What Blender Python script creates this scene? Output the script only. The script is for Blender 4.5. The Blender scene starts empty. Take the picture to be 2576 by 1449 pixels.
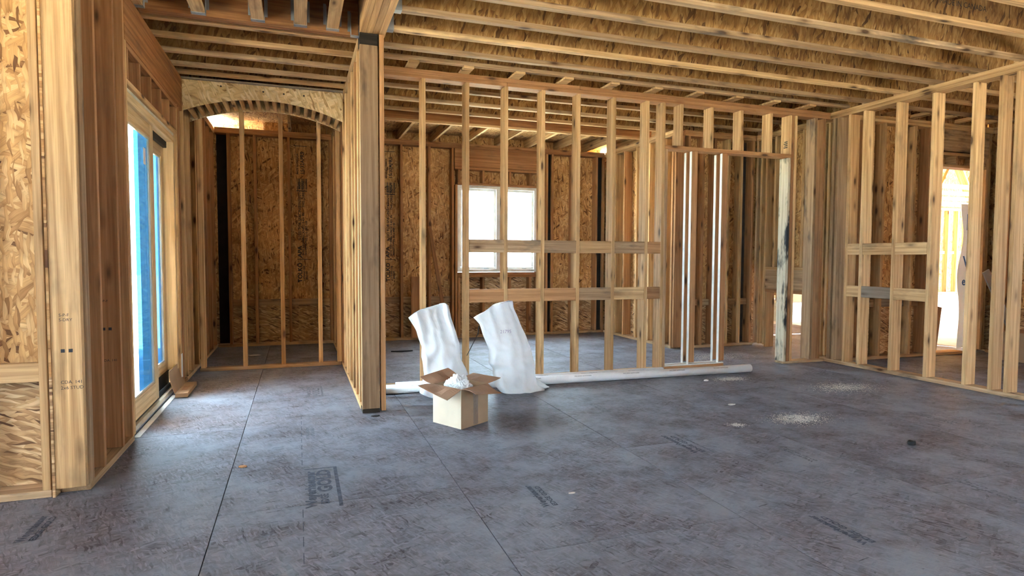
import bpy, bmesh, math, random
from mathutils import Vector, Matrix, noise
random.seed(7)
scene = bpy.context.scene
C = scene.collection

# ------------------------------------------------------------ camera
YAW, PITCH, ROLL, FPX = 0.3361, -0.04887, 0.004, 1540.0
cam_d = bpy.data.cameras.new('camera')
cam = bpy.data.objects.new('camera', cam_d)
C.objects.link(cam)
fw = Vector((math.sin(YAW)*math.cos(PITCH), math.cos(YAW)*math.cos(PITCH), math.sin(PITCH)))
r0 = Vector((math.cos(YAW), -math.sin(YAW), 0))
u0 = r0.cross(fw)
rr = r0*math.cos(ROLL)+u0*math.sin(ROLL)
uu = u0*math.cos(ROLL)-r0*math.sin(ROLL)
cam.matrix_world = Matrix(((rr.x, uu.x, -fw.x, 0), (rr.y, uu.y, -fw.y, 0), (rr.z, uu.z, -fw.z, 1.27), (0, 0, 0, 1)))
cam_d.sensor_width = 36.0
cam_d.sensor_fit = 'HORIZONTAL'
cam_d.lens = 36.0*FPX/2576.0
cam_d.clip_start = 0.05
cam_d.clip_end = 300
scene.camera = cam
scene.cycles.max_bounces = 5
scene.cycles.diffuse_bounces = 3
scene.cycles.glossy_bounces = 2

# ------------------------------------------------------------ sky and exposure
world = bpy.data.worlds.new('overcast_sky')
scene.world = world
world.use_nodes = True
bg = world.node_tree.nodes['Background']
bg.inputs[0].default_value = (0.66, 0.85, 1.0, 1)
bg.inputs[1].default_value = 1.15
sun_d = bpy.data.lights.new('sun', 'SUN')
sun_d.energy = 7.0
sun_d.color = (1.0, 0.93, 0.82)
sun_d.angle = math.radians(0.6)
sun = bpy.data.objects.new('sun', sun_d)
C.objects.link(sun)
SUN_FROM = Vector((0.28, -1.0, 1.5)).normalized()
sun.rotation_euler = (-SUN_FROM).to_track_quat('-Z', 'Y').to_euler()
sun.location = SUN_FROM*30
scene.view_settings.view_transform = 'Standard'
scene.view_settings.look = 'None'
scene.view_settings.gamma = 1.0
scene.view_settings.exposure = 5.9
scene.view_settings.use_curve_mapping = False

# ------------------------------------------------------------ material helpers
class NT:
    def __init__(s, name):
        s.m = bpy.data.materials.new(name)
        s.m.use_nodes = True
        s.t = s.m.node_tree
        s.b = s.t.nodes['Principled BSDF']
        s.out = s.t.nodes['Material Output']
    def n(s, typ, **kw):
        nd = s.t.nodes.new(typ)
        for k, v in kw.items():
            if k.startswith('i_'):
                key = k[2:]
                key = int(key) if key.isdigit() else key
                if isinstance(v, (bpy.types.NodeSocket,)):
                    s.t.links.new(v, nd.inputs[key])
                else:
                    nd.inputs[key].default_value = v
            else:
                setattr(nd, k, v)
        return nd
    def ln(s, a, b):
        s.t.links.new(a, b)
    def ramp(s, fac, stops, interp='LINEAR'):
        nd = s.t.nodes.new('ShaderNodeValToRGB')
        nd.color_ramp.interpolation = interp
        els = nd.color_ramp.elements
        while len(els) < len(stops):
            els.new(0.5)
        for e, (p, c) in zip(els, stops):
            e.position = p
            e.color = c if len(c) == 4 else (*c, 1)
        s.ln(fac, nd.inputs[0])
        return nd.outputs[0]
    def mix(s, fac, a, b, mode='MIX'):
        nd = s.t.nodes.new('ShaderNodeMix')
        nd.data_type = 'RGBA'
        nd.blend_type = mode
        for sock, v in ((nd.inputs[0], fac), (nd.inputs[6], a), (nd.inputs[7], b)):
            if isinstance(v, bpy.types.NodeSocket):
                s.ln(v, sock)
            elif isinstance(v, (int, float)):
                sock.default_value = v
            else:
                sock.default_value = v if len(v) == 4 else (*v, 1)
        return nd.outputs[2]
    def math(s, op, a, b=0.0):
        nd = s.t.nodes.new('ShaderNodeMath')
        nd.operation = op
        for sock, v in ((nd.inputs[0], a), (nd.inputs[1], b)):
            if isinstance(v, bpy.types.NodeSocket):
                s.ln(v, sock)
            else:
                sock.default_value = v
        return nd.outputs[0]
    def local(s):
        """object-space position shifted by a random amount for each object"""
        tc = s.n('ShaderNodeTexCoord')
        oi = s.n('ShaderNodeObjectInfo')
        sc = s.n('ShaderNodeVectorMath', operation='SCALE')
        cx = s.n('ShaderNodeCombineXYZ')
        s.ln(oi.outputs['Random'], cx.inputs[0])
        s.ln(s.math('FRACT', s.math('MULTIPLY', oi.outputs['Random'], 17.3)), cx.inputs[1])
        s.ln(s.math('FRACT', s.math('MULTIPLY', oi.outputs['Random'], 91.7)), cx.inputs[2])
        s.ln(cx.outputs[0], sc.inputs[0])
        sc.inputs['Scale'].default_value = 40.0
        ad = s.n('ShaderNodeVectorMath', operation='ADD')
        s.ln(tc.outputs['Object'], ad.inputs[0])
        s.ln(sc.outputs[0], ad.inputs[1])
        return ad.outputs[0], oi.outputs['Random']

def mapping(nt, vec, scale, rot=(0, 0, 0)):
    m = nt.n('ShaderNodeMapping')
    nt.ln(vec, m.inputs[0])
    m.inputs['Scale'].default_value = scale
    m.inputs['Rotation'].default_value = rot
    return m.outputs[0]

def lumber(name, axis, light, dark, stain=0.5, knots=True, stain_col=(0.10, 0.075, 0.05), lo=0.56, hi=0.72):
    nt = NT(name)
    p, rnd = nt.local()
    def sc(al, ac):
        v = [ac, ac, ac]
        v['xyz'.index(axis)] = al
        return v
    n1 = nt.n('ShaderNodeTexNoise', i_Scale=1.0, i_Detail=3.0, i_Roughness=0.55, i_Distortion=0.8)
    nt.ln(mapping(nt, p, sc(0.9, 26)), n1.inputs['Vector'])
    n2 = nt.n('ShaderNodeTexNoise', i_Scale=1.0, i_Detail=2.0)
    nt.ln(mapping(nt, p, sc(4, 190)), n2.inputs['Vector'])
    col = nt.ramp(n1.outputs[0], [(0.28, dark), (0.62, light), (0.8, tuple(min(1, c*1.12) for c in light))])
    g = nt.ramp(n2.outputs[0], [(0.3, (0.82, 0.79, 0.75)), (0.6, (1, 1, 1))])
    col = nt.mix(1.0, col, g, 'MULTIPLY')
    wv = nt.n('ShaderNodeTexWave', wave_type='BANDS', bands_direction='DIAGONAL', i_Scale=1.0, i_Distortion=5.0, i_Detail=2.0)
    wv.inputs['Detail Scale'].default_value = 0.6
    nt.ln(mapping(nt, p, sc(0.22, 13)), wv.inputs['Vector'])
    col = nt.mix(1.0, col, nt.ramp(wv.outputs[0], [(0.0, (0.90, 0.875, 0.84)), (0.45, (1.01, 1.0, 1.0)), (1.0, (1.04, 1.04, 1.04))]), 'MULTIPLY')
    # board to board variation
    v = nt.ramp(rnd, [(0.0, (0.72, 0.66, 0.60)), (0.35, (0.95, 0.90, 0.84)), (0.7, (1.06, 1.02, 0.96)), (1.0, (1.12, 1.12, 1.08))])
    col = nt.mix(1.0, col, v, 'MULTIPLY')
    if knots:
        vo = nt.n('ShaderNodeTexVoronoi', i_Scale=1.0, i_Randomness=1.0)
        nt.ln(mapping(nt, p, sc(3.0, 9)), vo.inputs['Vector'])
        k = nt.ramp(vo.outputs['Distance'], [(0.09, (1, 1, 1)), (0.17, (0.4, 0.4, 0.4)), (0.30, (0, 0, 0))])
        kb = nt.math('GREATER_THAN', vo.outputs['Color'], 0.36)
        k = nt.math('MULTIPLY', k, kb)
        col = nt.mix(k, col, (0.085, 0.04, 0.018))
    n3 = nt.n('ShaderNodeTexNoise', i_Scale=1.0, i_Detail=4.0, i_Roughness=0.65)
    nt.ln(mapping(nt, p, sc(1.6, 5)), n3.inputs['Vector'])
    st = nt.ramp(n3.outputs[0], [(lo, (0, 0, 0)), (hi, (1, 1, 1))])
    col = nt.mix(nt.math('MULTIPLY', st, stain), col, stain_col)
    nt.ln(col, nt.b.inputs['Base Color'])
    nt.b.inputs['Roughness'].default_value = 0.78
    nt.b.inputs['Specular IOR Level'].default_value = 0.25
    bp = nt.n('ShaderNodeBump', i_Strength=0.25, i_Distance=0.002)
    nt.ln(n1.outputs[0], bp.inputs['Height'])
    nt.ln(bp.outputs[0], nt.b.inputs['Normal'])
    return nt.m

def osb(name, plane, cols, angles=(0.2, -0.55, 1.15), size=(11, 62), dust=None, bump=0.35, tint=0.12, rough=0.7):
    """strand board: three overlapping layers of elongated flakes"""
    nt = NT(name)
    p, rnd = nt.local()
    sep = nt.n('ShaderNodeSeparateXYZ')
    nt.ln(p, sep.inputs[0])
    cmb = nt.n('ShaderNodeCombineXYZ')
    nt.ln(sep.outputs['xyz'.index(plane[0])], cmb.inputs[0])
    nt.ln(sep.outputs['xyz'.index(plane[1])], cmb.inputs[1])
    uv = cmb.outputs[0]
    wn = nt.n('ShaderNodeTexNoise', i_Scale=7.0, i_Detail=2.0)
    nt.ln(uv, wn.inputs['Vector'])
    off = nt.n('ShaderNodeVectorMath', operation='SCALE')
    sub = nt.n('ShaderNodeVectorMath', operation='SUBTRACT')
    nt.ln(wn.outputs['Color'], sub.inputs[0])
    sub.inputs[1].default_value = (0.5, 0.5, 0.5)
    nt.ln(sub.outputs[0], off.inputs[0])
    off.inputs['Scale'].default_value = 0.05
    add = nt.n('ShaderNodeVectorMath', operation='ADD')
    nt.ln(uv, add.inputs[0])
    nt.ln(off.outputs[0], add.inputs[1])
    col = None
    hgt = None
    for i, a in enumerate(angles):
        k = (1.0, 0.8, 1.35)[i % 3]
        vo = nt.n('ShaderNodeTexVoronoi', voronoi_dimensions='2D', i_Scale=1.0, i_Randomness=1.0)
        nt.ln(mapping(nt, mapping(nt, add.outputs[0], (1, 1, 1), (0, 0, a)), (size[0]*k, size[1]*k, 1)), vo.inputs['Vector'])
        sp = nt.n('ShaderNodeSeparateColor')
        nt.ln(vo.outputs['Color'], sp.inputs[0])
        c = nt.ramp(sp.outputs[0], [(0.0, cols[0]), (0.12, cols[1]), (0.55, cols[2]), (1.0, cols[3])])
        e = nt.ramp(vo.outputs['Distance'], [(0.35, (1, 1, 1)), (0.85, (0.70, 0.65, 0.60))])
        c = nt.mix(1.0, c, e, 'MULTIPLY')
        fg = nt.n('ShaderNodeTexNoise', i_Scale=1.0, i_Detail=2.0)
        nt.ln(mapping(nt, mapping(nt, add.outputs[0], (1, 1, 1), (0, 0, a)), (size[0]*0.8, size[1]*6, 1)), fg.inputs['Vector'])
        c = nt.mix(1.0, c, nt.ramp(fg.outputs[0], [(0.3, (0.80, 0.78, 0.74)), (0.6, (1.06, 1.06, 1.06))]), 'MULTIPLY')
        h = nt.math('SUBTRACT', sp.outputs[0], nt.math('MULTIPLY', vo.outputs['Distance'], 0.5))
        if col is None:
            col, hgt = c, h
        else:
            msk = nt.math('GREATER_THAN', sp.outputs[1], 0.5)
            col = nt.mix(msk, col, c)
            mm = nt.n('ShaderNodeMix', data_type='FLOAT')
            nt.ln(msk, mm.inputs[0])
            nt.ln(hgt, mm.inputs[2])
            nt.ln(h, mm.inputs[3])
            hgt = mm.outputs[0]
    big = nt.n('ShaderNodeTexNoise', i_Scale=1.7, i_Detail=4.0, i_Roughness=0.6)
    nt.ln(uv, big.inputs['Vector'])
    col = nt.mix(1.0, col, nt.ramp(big.outputs[0], [(0.3, (0.74, 0.72, 0.70)), (0.62, (1.08, 1.08, 1.08))]), 'MULTIPLY')
    col = nt.mix(1.0, col, nt.ramp(rnd, [(0, (1-tint, 1-tint*1.2, 1-tint)), (1, (1+tint*0.7, 1+tint*0.7, 1+tint*0.8))]), 'MULTIPLY')
    if dust:
        dn = nt.n('ShaderNodeTexNoise', i_Scale=2.2, i_Detail=9.0, i_Roughness=0.72)
        nt.ln(uv, dn.inputs['Vector'])
        dm = nt.ramp(dn.outputs[0], [(0.42, (0, 0, 0)), (0.62, (0.8, 0.8, 0.8))])
        col = nt.mix(dm, col, dust)
        dk = nt.n('ShaderNodeTexNoise', i_Scale=26.0, i_Detail=3.0)
        nt.ln(mapping(nt, uv, (1, 2.6, 1)), dk.inputs['Vector'])
        col = nt.mix(nt.ramp(dk.outputs[0], [(0.66, (0, 0, 0)), (0.74, (0.55, 0.55, 0.55))]), col, (0.06, 0.055, 0.06))
    nt.ln(col, nt.b.inputs['Base Color'])
    nt.b.inputs['Roughness'].default_value = rough
    nt.b.inputs['Specular IOR Level'].default_value = 0.3 if rough > 0.65 else 0.4
    bp = nt.n('ShaderNodeBump', i_Strength=bump, i_Distance=0.003)
    nt.ln(hgt, bp.inputs['Height'])
    nt.ln(bp.outputs[0], nt.b.inputs['Normal'])
    return nt.m

def plain(name, col, rough=0.6, metal=0.0, var=0.08, scale=8.0, spec=0.4):
    nt = NT(name)
    p, rnd = nt.local()
    n = nt.n('ShaderNodeTexNoise', i_Scale=scale, i_Detail=4.0)
    nt.ln(p, n.inputs['Vector'])
    lo = tuple(c*(1-var*2) for c in col)
    hi = tuple(min(1, c*(1+var)) for c in col)
    nt.ln(nt.ramp(n.outputs[0], [(0.3, lo), (0.7, hi)]), nt.b.inputs['Base Color'])
    nt.b.inputs['Roughness'].default_value = rough
    nt.b.inputs['Metallic'].default_value = metal
    nt.b.inputs['Specular IOR Level'].default_value = spec
    return nt.m

LUM = {a: lumber('lumber_'+a, a, (0.67, 0.445, 0.235), (0.43, 0.25, 0.112)) for a in 'xyz'}
OLD = {a: lumber('weathered_lumber_'+a, a, (0.54, 0.375, 0.23), (0.33, 0.21, 0.12), stain=0.9, stain_col=(0.07, 0.06, 0.055)) for a in 'xyz'}
RED = {a: lumber('reddish_lumber_'+a, a, (0.50, 0.27, 0.13), (0.33, 0.16, 0.07), stain=0.35) for a in 'xyz'}
LVL = {a: lumber('veneer_lumber_'+a, a, (0.40, 0.19, 0.075), (0.22, 0.09, 0.032), stain=0.55, knots=False, stain_col=(0.12, 0.075, 0.05)) for a in 'xyz'}
PINE = {a: lumber('clear_pine_'+a, a, (0.74, 0.58, 0.36), (0.60, 0.43, 0.24), stain=0.0, knots=False) for a in 'xyz'}
GREY = {a: lumber('grey_lumber_'+a, a, (0.30, 0.25, 0.20), (0.20, 0.16, 0.13), stain=0.5, stain_col=(0.12, 0.11, 0.10)) for a in 'xyz'}
BLACK = {a: lumber('black_stained_lumber_'+a, a, (0.035, 0.026, 0.02), (0.018, 0.013, 0.01), stain=0.3, knots=False) for a in 'xyz'}
WC = ((0.15, 0.06, 0.018), (0.48, 0.245, 0.085), (0.64, 0.36, 0.135), (0.78, 0.50, 0.23))
OSB = {}
for pl in ('xz', 'yz', 'xy'):
    OSB[pl] = osb('strand_board_'+pl, pl, WC, angles=(0.35, -0.7, 1.5), size=(9, 48))
OSB_H = {pl: osb('strand_board_cross_'+pl, pl, ((0.10, 0.045, 0.02), (0.36, 0.20, 0.09), (0.54, 0.33, 0.155), (0.76, 0.54, 0.31)), angles=(0.08, -0.30, 0.40), size=(8, 52), bump=0.7) for pl in ('xz', 'yz')}
OSB_ARCH = osb('strand_board_arch', 'xz', ((0.30, 0.16, 0.06), (0.66, 0.46, 0.22), (0.78, 0.58, 0.31), (0.86, 0.68, 0.42)), angles=(0.5, -0.35, 1.2), size=(7, 34))
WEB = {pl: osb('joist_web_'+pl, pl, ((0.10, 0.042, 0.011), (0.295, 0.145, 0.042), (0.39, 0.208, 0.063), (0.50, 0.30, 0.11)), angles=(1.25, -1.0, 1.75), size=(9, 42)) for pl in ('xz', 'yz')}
FLOORM = osb('weathered_floor_board', 'xy', ((0.055, 0.049, 0.056), (0.125, 0.118, 0.137), (0.165, 0.158, 0.185), (0.225, 0.218, 0.252)),
             angles=(0.25, -0.5, 1.2), size=(15, 85), dust=(0.235, 0.253, 0.298), bump=0.3, tint=0.14, rough=0.66)
GALV = plain('galvanized_steel', (0.42, 0.43, 0.44), 0.5, 0.75)
STEELW = plain('white_primed_steel', (0.78, 0.77, 0.72), 0.5)
PVC = plain('white_pvc', (0.83, 0.84, 0.86), 0.35, 0, 0.03)
INK = plain('black_ink', (0.03, 0.03, 0.035), 0.8)
INKF = plain('faded_blue_black_ink', (0.075, 0.085, 0.115), 0.85, 0, 0.3, 40)
INKG = plain('worn_grey_ink', (0.15, 0.155, 0.185), 0.85, 0, 0.35, 60)
BLACKM = plain('black_rubber', (0.012, 0.012, 0.013), 0.6)
CREAM = plain('cream_vinyl', (0.66, 0.60, 0.48), 0.5)
WHITE = plain('white_vinyl', (0.82, 0.82, 0.80), 0.4)
CARD = plain('brown_cardboard', (0.38, 0.25, 0.155), 0.85, 0, 0.06, 5, 0.2)
CARD_LIT = plain('lit_cardboard', (0.64, 0.53, 0.40), 0.85, 0, 0.06, 5, 0.2)  # lighter copy of the box cardboard for its lit face
CARDI = plain('cardboard_inside', (0.34, 0.20, 0.125), 0.85, 0, 0.08, 6, 0.2)
CONC = plain('concrete', (0.55, 0.54, 0.52), 0.9, 0, 0.1, 3)
GRASS = plain('pale_gravel_and_grass', (0.60, 0.60, 0.48), 0.95, 0, 0.12, 0.6)
FOAM = plain('pale_blue_foam', (0.66, 0.78, 0.86), 0.8, 0, 0.04)
PINKC = plain('pink_carton', (0.72, 0.36, 0.30), 0.8, 0, 0.05)
BLUEP = plain('blue_print', (0.06, 0.16, 0.42), 0.7)
WHITE_STRIP = plain('white_strip', (0.84, 0.85, 0.87), 0.6, 0, 0.03)
REDP = plain('red_print', (0.55, 0.10, 0.08), 0.7)
DUST = plain('pale_sawdust', (0.60, 0.56, 0.50), 0.95, 0, 0.1, 20)

def thin_glass():
    nt = NT('window_glass')
    tr = nt.n('ShaderNodeBsdfTransparent')
    tr.inputs[0].default_value = (0.97, 0.985, 0.98, 1)
    gl = nt.n('ShaderNodeBsdfGlossy')
    gl.inputs['Roughness'].default_value = 0.02
    lw = nt.n('ShaderNodeLayerWeight', i_Blend=0.5)
    f5 = nt.math('MULTIPLY', nt.math('POWER', lw.outputs['Facing'], 5.0), 0.25)
    mx = nt.n('ShaderNodeMixShader')
    nt.ln(nt.math('ADD', f5, 0.03), mx.inputs[0])
    nt.ln(tr.outputs[0], mx.inputs[1])
    nt.ln(gl.outputs[0], mx.inputs[2])
    nt.ln(mx.outputs[0], nt.out.inputs[0])
    return nt.m
GLASS = thin_glass()

def film(name, tint, diff, f):
    nt = NT(name)
    tr = nt.n('ShaderNodeBsdfTransparent')
    tr.inputs[0].default_value = (*tint, 1)
    tl = nt.n('ShaderNodeBsdfTranslucent')
    tl.inputs[0].default_value = (*diff, 1)
    mx = nt.n('ShaderNodeMixShader', i_0=f)
    nt.ln(tr.outputs[0], mx.inputs[1])
    nt.ln(tl.outputs[0], mx.inputs[2])
    nt.ln(mx.outputs[0], nt.out.inputs[0])
    return nt.m
FILM = film('blue_protective_film', (0.085, 0.16, 0.215), (0.16, 0.42, 0.75), 0.06)

def sack_mat(name='white_woven_plastic', tr=0.16):
    nt = NT(name)
    tc = nt.n('ShaderNodeTexCoord')
    n = nt.n('ShaderNodeTexNoise', i_Scale=9.0, i_Detail=5.0, i_Roughness=0.6, i_Distortion=0.6)
    nt.ln(mapping(nt, tc.outputs['Object'], (1.6, 1.6, 0.8)), n.inputs['Vector'])
    nt.b.inputs['Base Color'].default_value = (0.88, 0.91, 0.94, 1)
    nt.b.inputs['Roughness'].default_value = 0.42
    bp = nt.n('ShaderNodeBump', i_Strength=0.3, i_Distance=0.012)
    nt.ln(n.outputs[0], bp.inputs['Height'])
    nt.ln(bp.outputs[0], nt.b.inputs['Normal'])
    tl = nt.n('ShaderNodeBsdfTranslucent')
    tl.inputs[0].default_value = (0.80, 0.84, 0.88, 1)
    nt.ln(bp.outputs[0], tl.inputs['Normal'])
    mx = nt.n('ShaderNodeMixShader', i_0=tr)
    nt.ln(nt.b.outputs[0], mx.inputs[1])
    nt.ln(tl.outputs[0], mx.inputs[2])
    nt.ln(mx.outputs[0], nt.out.inputs[0])
    return nt.m
SACK = sack_mat()
WRAPT = sack_mat('translucent_house_wrap', 0.55)

def clear_plastic():
    nt = NT('clear_tape')
    tr = nt.n('ShaderNodeBsdfTransparent')
    gl = nt.n('ShaderNodeBsdfGlossy')
    gl.inputs['Roughness'].default_value = 0.12
    mx = nt.n('ShaderNodeMixShader', i_0=0.4)
    nt.ln(tr.outputs[0], mx.inputs[1])
    nt.ln(gl.outputs[0], mx.inputs[2])
    nt.ln(mx.outputs[0], nt.out.inputs[0])
    return nt.m
TAPE = clear_plastic()

# ------------------------------------------------------------ object helpers
def tag(o, label=None, cat=None, group=None, kind=None):
    if label: o['label'] = label
    if cat: o['category'] = cat
    if group: o['group'] = group
    if kind: o['kind'] = kind
    return o

def empty(name, loc, label=None, cat=None, group=None, kind=None):
    o = bpy.data.objects.new(name, None)
    o.empty_display_size = 0.1
    C.objects.link(o)
    o.location = loc
    return tag(o, label, cat, group, kind)

WLOC = {}
def wloc(o):
    v = Vector(o.location)
    while o.parent:
        o = o.parent
        v += Vector(o.location)
    return v

def link(name, me, parent, loc, mat=None):
    o = bpy.data.objects.new(name, me)
    C.objects.link(o)
    if parent is not None:
        o.parent = parent
        o.location = Vector(loc)-wloc(parent)
    else:
        o.location = loc
    if mat is not None and not me.materials:
        me.materials.append(mat)
    return o

BOXES = {}
def box_mesh(dx, dy, dz, mat, bev=0.0025):
    key = (round(dx, 4), round(dy, 4), round(dz, 4), mat.name)
    if key in BOXES:
        return BOXES[key]
    bm = bmesh.new()
    bmesh.ops.create_cube(bm, size=1.0)
    bmesh.ops.scale(bm, vec=(dx, dy, dz), verts=bm.verts)
    b = min(bev, min(dx, dy, dz)*0.25)
    if b > 0.0004:
        bmesh.ops.bevel(bm, geom=list(bm.edges), offset=b, segments=1, affect='EDGES')
    me = bpy.data.meshes.new('box')
    bm.to_mesh(me)
    bm.free()
    me.materials.append(mat)
    BOXES[key] = me
    return me

def bx(parent, name, mat, x0, x1, y0, y1, z0, z1, bev=0.0025):
    d = (x1-x0, y1-y0, z1-z0)
    if isinstance(mat, dict):
        if 'x' in mat:
            mat = mat['xyz'[max(range(3), key=lambda i: d[i])]]
        else:
            mat = mat[('yz', 'xz', 'xy')[min(range(3), key=lambda i: d[i])]]
    return link(name, box_mesh(*d, mat, bev), parent, ((x0+x1)/2, (y0+y1)/2, (z0+z1)/2))

def pick():
    return random.choices((LUM, OLD, RED), (0.66, 0.17, 0.17))[0]

def mesh_from(name, verts, faces, mat, parent=None, loc=(0, 0, 0), smooth=False):
    me = bpy.data.meshes.new(name)
    L = Vector(loc)
    me.from_pydata([Vector(v)-L for v in verts], [], faces)
    if smooth:
        for p in me.polygons: p.use_smooth = True
    me.update()
    return link(name, me, parent, loc, mat)

def plate(name, pts, th, mat, parent):
    """a flat sheet with thickness from four (or more) coplanar world points"""
    P = [Vector(p) for p in pts]
    n = (P[1]-P[0]).cross(P[2]-P[0]).normalized()*th/2
    k = len(P)
    vs = [p+n for p in P]+[p-n for p in P]
    fs = [tuple(range(k)), tuple(range(2*k-1, k-1, -1))]
    fs += [(i, i+k, (i+1) % k+k, (i+1) % k) for i in range(k)]
    c = sum(P, Vector())/k
    return mesh_from(name, vs, fs, mat, parent, c)

def beam_between(name, a, b, w, h, mat, parent, up=(0, 0, 1)):
    """a straight board from a to b; w across, h along the up direction"""
    a, b = Vector(a), Vector(b)
    d = (b-a)
    z = d.normalized()
    x = Vector(up).cross(z).normalized()
    y = z.cross(x)
    if isinstance(mat, dict): mat = mat['z']
    me = box_mesh(w, h, d.length, mat)
    o = bpy.data.objects.new(name, me)
    C.objects.link(o)
    o.parent = parent
    M = Matrix((x, y, z)).transposed()
    o.rotation_euler = M.to_euler()
    o.location = (a+b)/2-(wloc(parent) if parent else Vector())
    return o

def cyl(name, a, b, r, mat, parent, seg=20, hollow=0.0):
    a, b = Vector(a), Vector(b)
    z = (b-a).normalized()
    x = z.orthogonal().normalized()
    y = z.cross(x)
    vs, fs = [], []
    rings = [(a, r), (b, r)]
    if hollow: rings += [(b, hollow), (a, hollow)]
    for c, q in rings:
        for i in range(seg):
            t = 2*math.pi*i/seg
            vs.append(c+x*q*math.cos(t)+y*q*math.sin(t))
    nr = len(rings)
    for k in range(nr if hollow else 1):
        for i in range(seg):
            j = (i+1) % seg
            k2 = (k+1) % nr
            fs.append((k*seg+i, k*seg+j, k2*seg+j, k2*seg+i))
    if not hollow:
        fs += [tuple(range(seg-1, -1, -1)), tuple(range(seg, 2*seg))]
    o = mesh_from(name, vs, fs, mat, parent, (a+b)/2)
    for p in o.data.polygons:
        p.use_smooth = len(p.vertices) == 4
    return o

def text(body, size, mat, parent, loc, xdir, ydir, name='printed_lettering', bold=0.0, sx=1.0):
    cu = bpy.data.curves.new('txt', 'FONT')
    cu.body = body
    cu.size = size
    cu.offset = bold
    cu.resolution_u = 2
    cu.align_x = 'LEFT'
    t = bpy.data.objects.new('txt', cu)
    me = bpy.data.meshes.new_from_object(t)
    bpy.data.objects.remove(t)
    bpy.data.curves.remove(cu)
    X, Y = Vector(xdir).normalized(), Vector(ydir).normalized()
    Z = X.cross(Y)
    M = Matrix((X*sx, Y, Z)).transposed()
    me.transform(M.to_4x4())
    me.materials.clear()
    me.materials.append(mat)
    return link(name, me, parent, loc)

# ------------------------------------------------------------ outside ground
ground = bx(None, 'ground', GRASS, -60, 70, -60, 70, -0.9, -0.6)
tag(ground, 'pale gravelly ground with sparse grass outside the house', 'ground', kind='structure')

# ------------------------------------------------------------ floor
floor = empty('floor', (2, 3, 0), 'grey weathered strand board subfloor with panel joints', 'floor', kind='structure')
bx(floor, 'joist_deck', GREY, -4.3, 9.1, -2.8, 9.6, -0.30, -0.022)  # solid dark slab added below the panels to stop light leaking through joints
SEAM = {-4: 3.6, -3: 2.4, -2: 3.68, -1: 2.43, 0: 3.26, 1: 2.42, 2: 3.58, 3: 2.42, 4: 3.6, 5: 2.4, 6: 3.6, 7: 2.4}
XL = [-4.3]+[-0.39+1.22*k for k in range(-3, 8)]+[9.1]
for i in range(len(XL)-1):
    xa, xb = XL[i], XL[i+1]
    s = SEAM[i-4+0]
    ys = [s+2.44*k for k in range(-4, 5)]
    ys = [-2.8]+[y for y in ys if -2.7 < y < 9.5]+[9.6]
    for ya, yb in zip(ys[:-1], ys[1:]):
        dz = random.uniform(-0.001, 0.0)
        bx(floor, 'floor_panel', FLOORM, xa+0.0022, xb-0.0022, ya+0.0022, yb-0.0022, -0.02+dz, dz, bev=0.0006)

# printed marks on the floor panels
def stamp_block(x, y0, y1, w, lines, mat, bar=True, faceleft=False):
    """lettering that runs along y; lines = list of (text, letter height, offset across)"""
    for body, hgt, off, yy, L in lines:
        t = text(body, hgt, mat, floor, (x+off, yy, 0.0012), (0, 1, 0), (-1, 0, 0), bold=min(0.0045, hgt*0.045))
        wdt = max(v.co.y for v in t.data.vertices)
        k = L/max(wdt, 1e-4)
        for v in t.data.vertices: v.co.y *= k
# large mark close to the camera
stamp_block(0.075, 3.2, 3.8, 0.2, [('Weyerhaeuser', 0.075, 0.0, 3.21, 0.56), ('GOLD', 0.105, 0.085, 3.41, 0.36), ('EDGE', 0.055, 0.062, 3.24, 0.14)], INKF)
bx(floor, 'printed_bar', INKF, 0.185, 0.205, 3.19, 3.80, 0.0008, 0.0013, bev=0)
bx(floor, 'printed_bar', INKF, 0.02, 0.205, 3.80, 3.812, 0.0008, 0.0013, bev=0)
stamp_block(0.10, 5.8, 6.25, 0.2, [('Weyerhaeuser', 0.06, -0.005, 5.80, 0.44), ('GOLD', 0.09, 0.075, 5.90, 0.3), ('EDGE', 0.045, 0.05, 5.80, 0.1)], INKG)
bx(floor, 'printed_bar', INKG, 0.19, 0.207, 5.79, 6.24, 0.0008, 0.0013, bev=0)
bx(floor, 'printed_bar', INKG, 0.04, 0.207, 6.24, 6.25, 0.0008, 0.0013, bev=0)
stamp_block(0.06, 4.5, 4.8, 0.1, [('STURD-I-FLOOR', 0.026, 0.0, 4.46, 0.30), ('EXPOSURE 1', 0.026, 0.035, 4.46, 0.30)], INKG)
stamp_block(0.06, 7.0, 7.2, 0.1, [('APA', 0.05, 0.0, 6.98, 0.16), ('24 OC', 0.045, 0.06, 6.98, 0.16)], INKG)
for k in range(16):      # dashed nailing guide line
    y = 2.62+0.16*k
    if 3.15 < y < 3.85: continue
    bx(floor, 'printed_bar', INKF, 0.006, 0.010, y, y+0.10, 0.0008, 0.0012, bev=0)
def nail_ticks(x, ya, yb, n, w=0.07):
    for k in range(n):
        y = ya+(yb-ya)*k/max(1, n-1)+random.uniform(-0.012, 0.012)
        xx = x+random.uniform(-0.008, 0.008)
        plate('printed_tick', [(xx, y, 0.0012), (xx+w, y+0.012, 0.0012), (xx+w, y+0.017, 0.0012), (xx, y+0.005, 0.0012)], 0.0006, INKG, floor)
nail_ticks(-0.17, 2.55, 4.3, 14)
nail_ticks(0.42, 2.45, 3.5, 7)
nail_ticks(1.10, 2.45, 2.75, 3)
nail_ticks(1.26, 2.2, 2.5, 3)
nail_ticks(2.22, 1.9, 2.5, 4)
nail_ticks(2.80, 1.9, 3.2, 8)
nail_ticks(3.5, 2.4, 3.6, 6)
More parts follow.
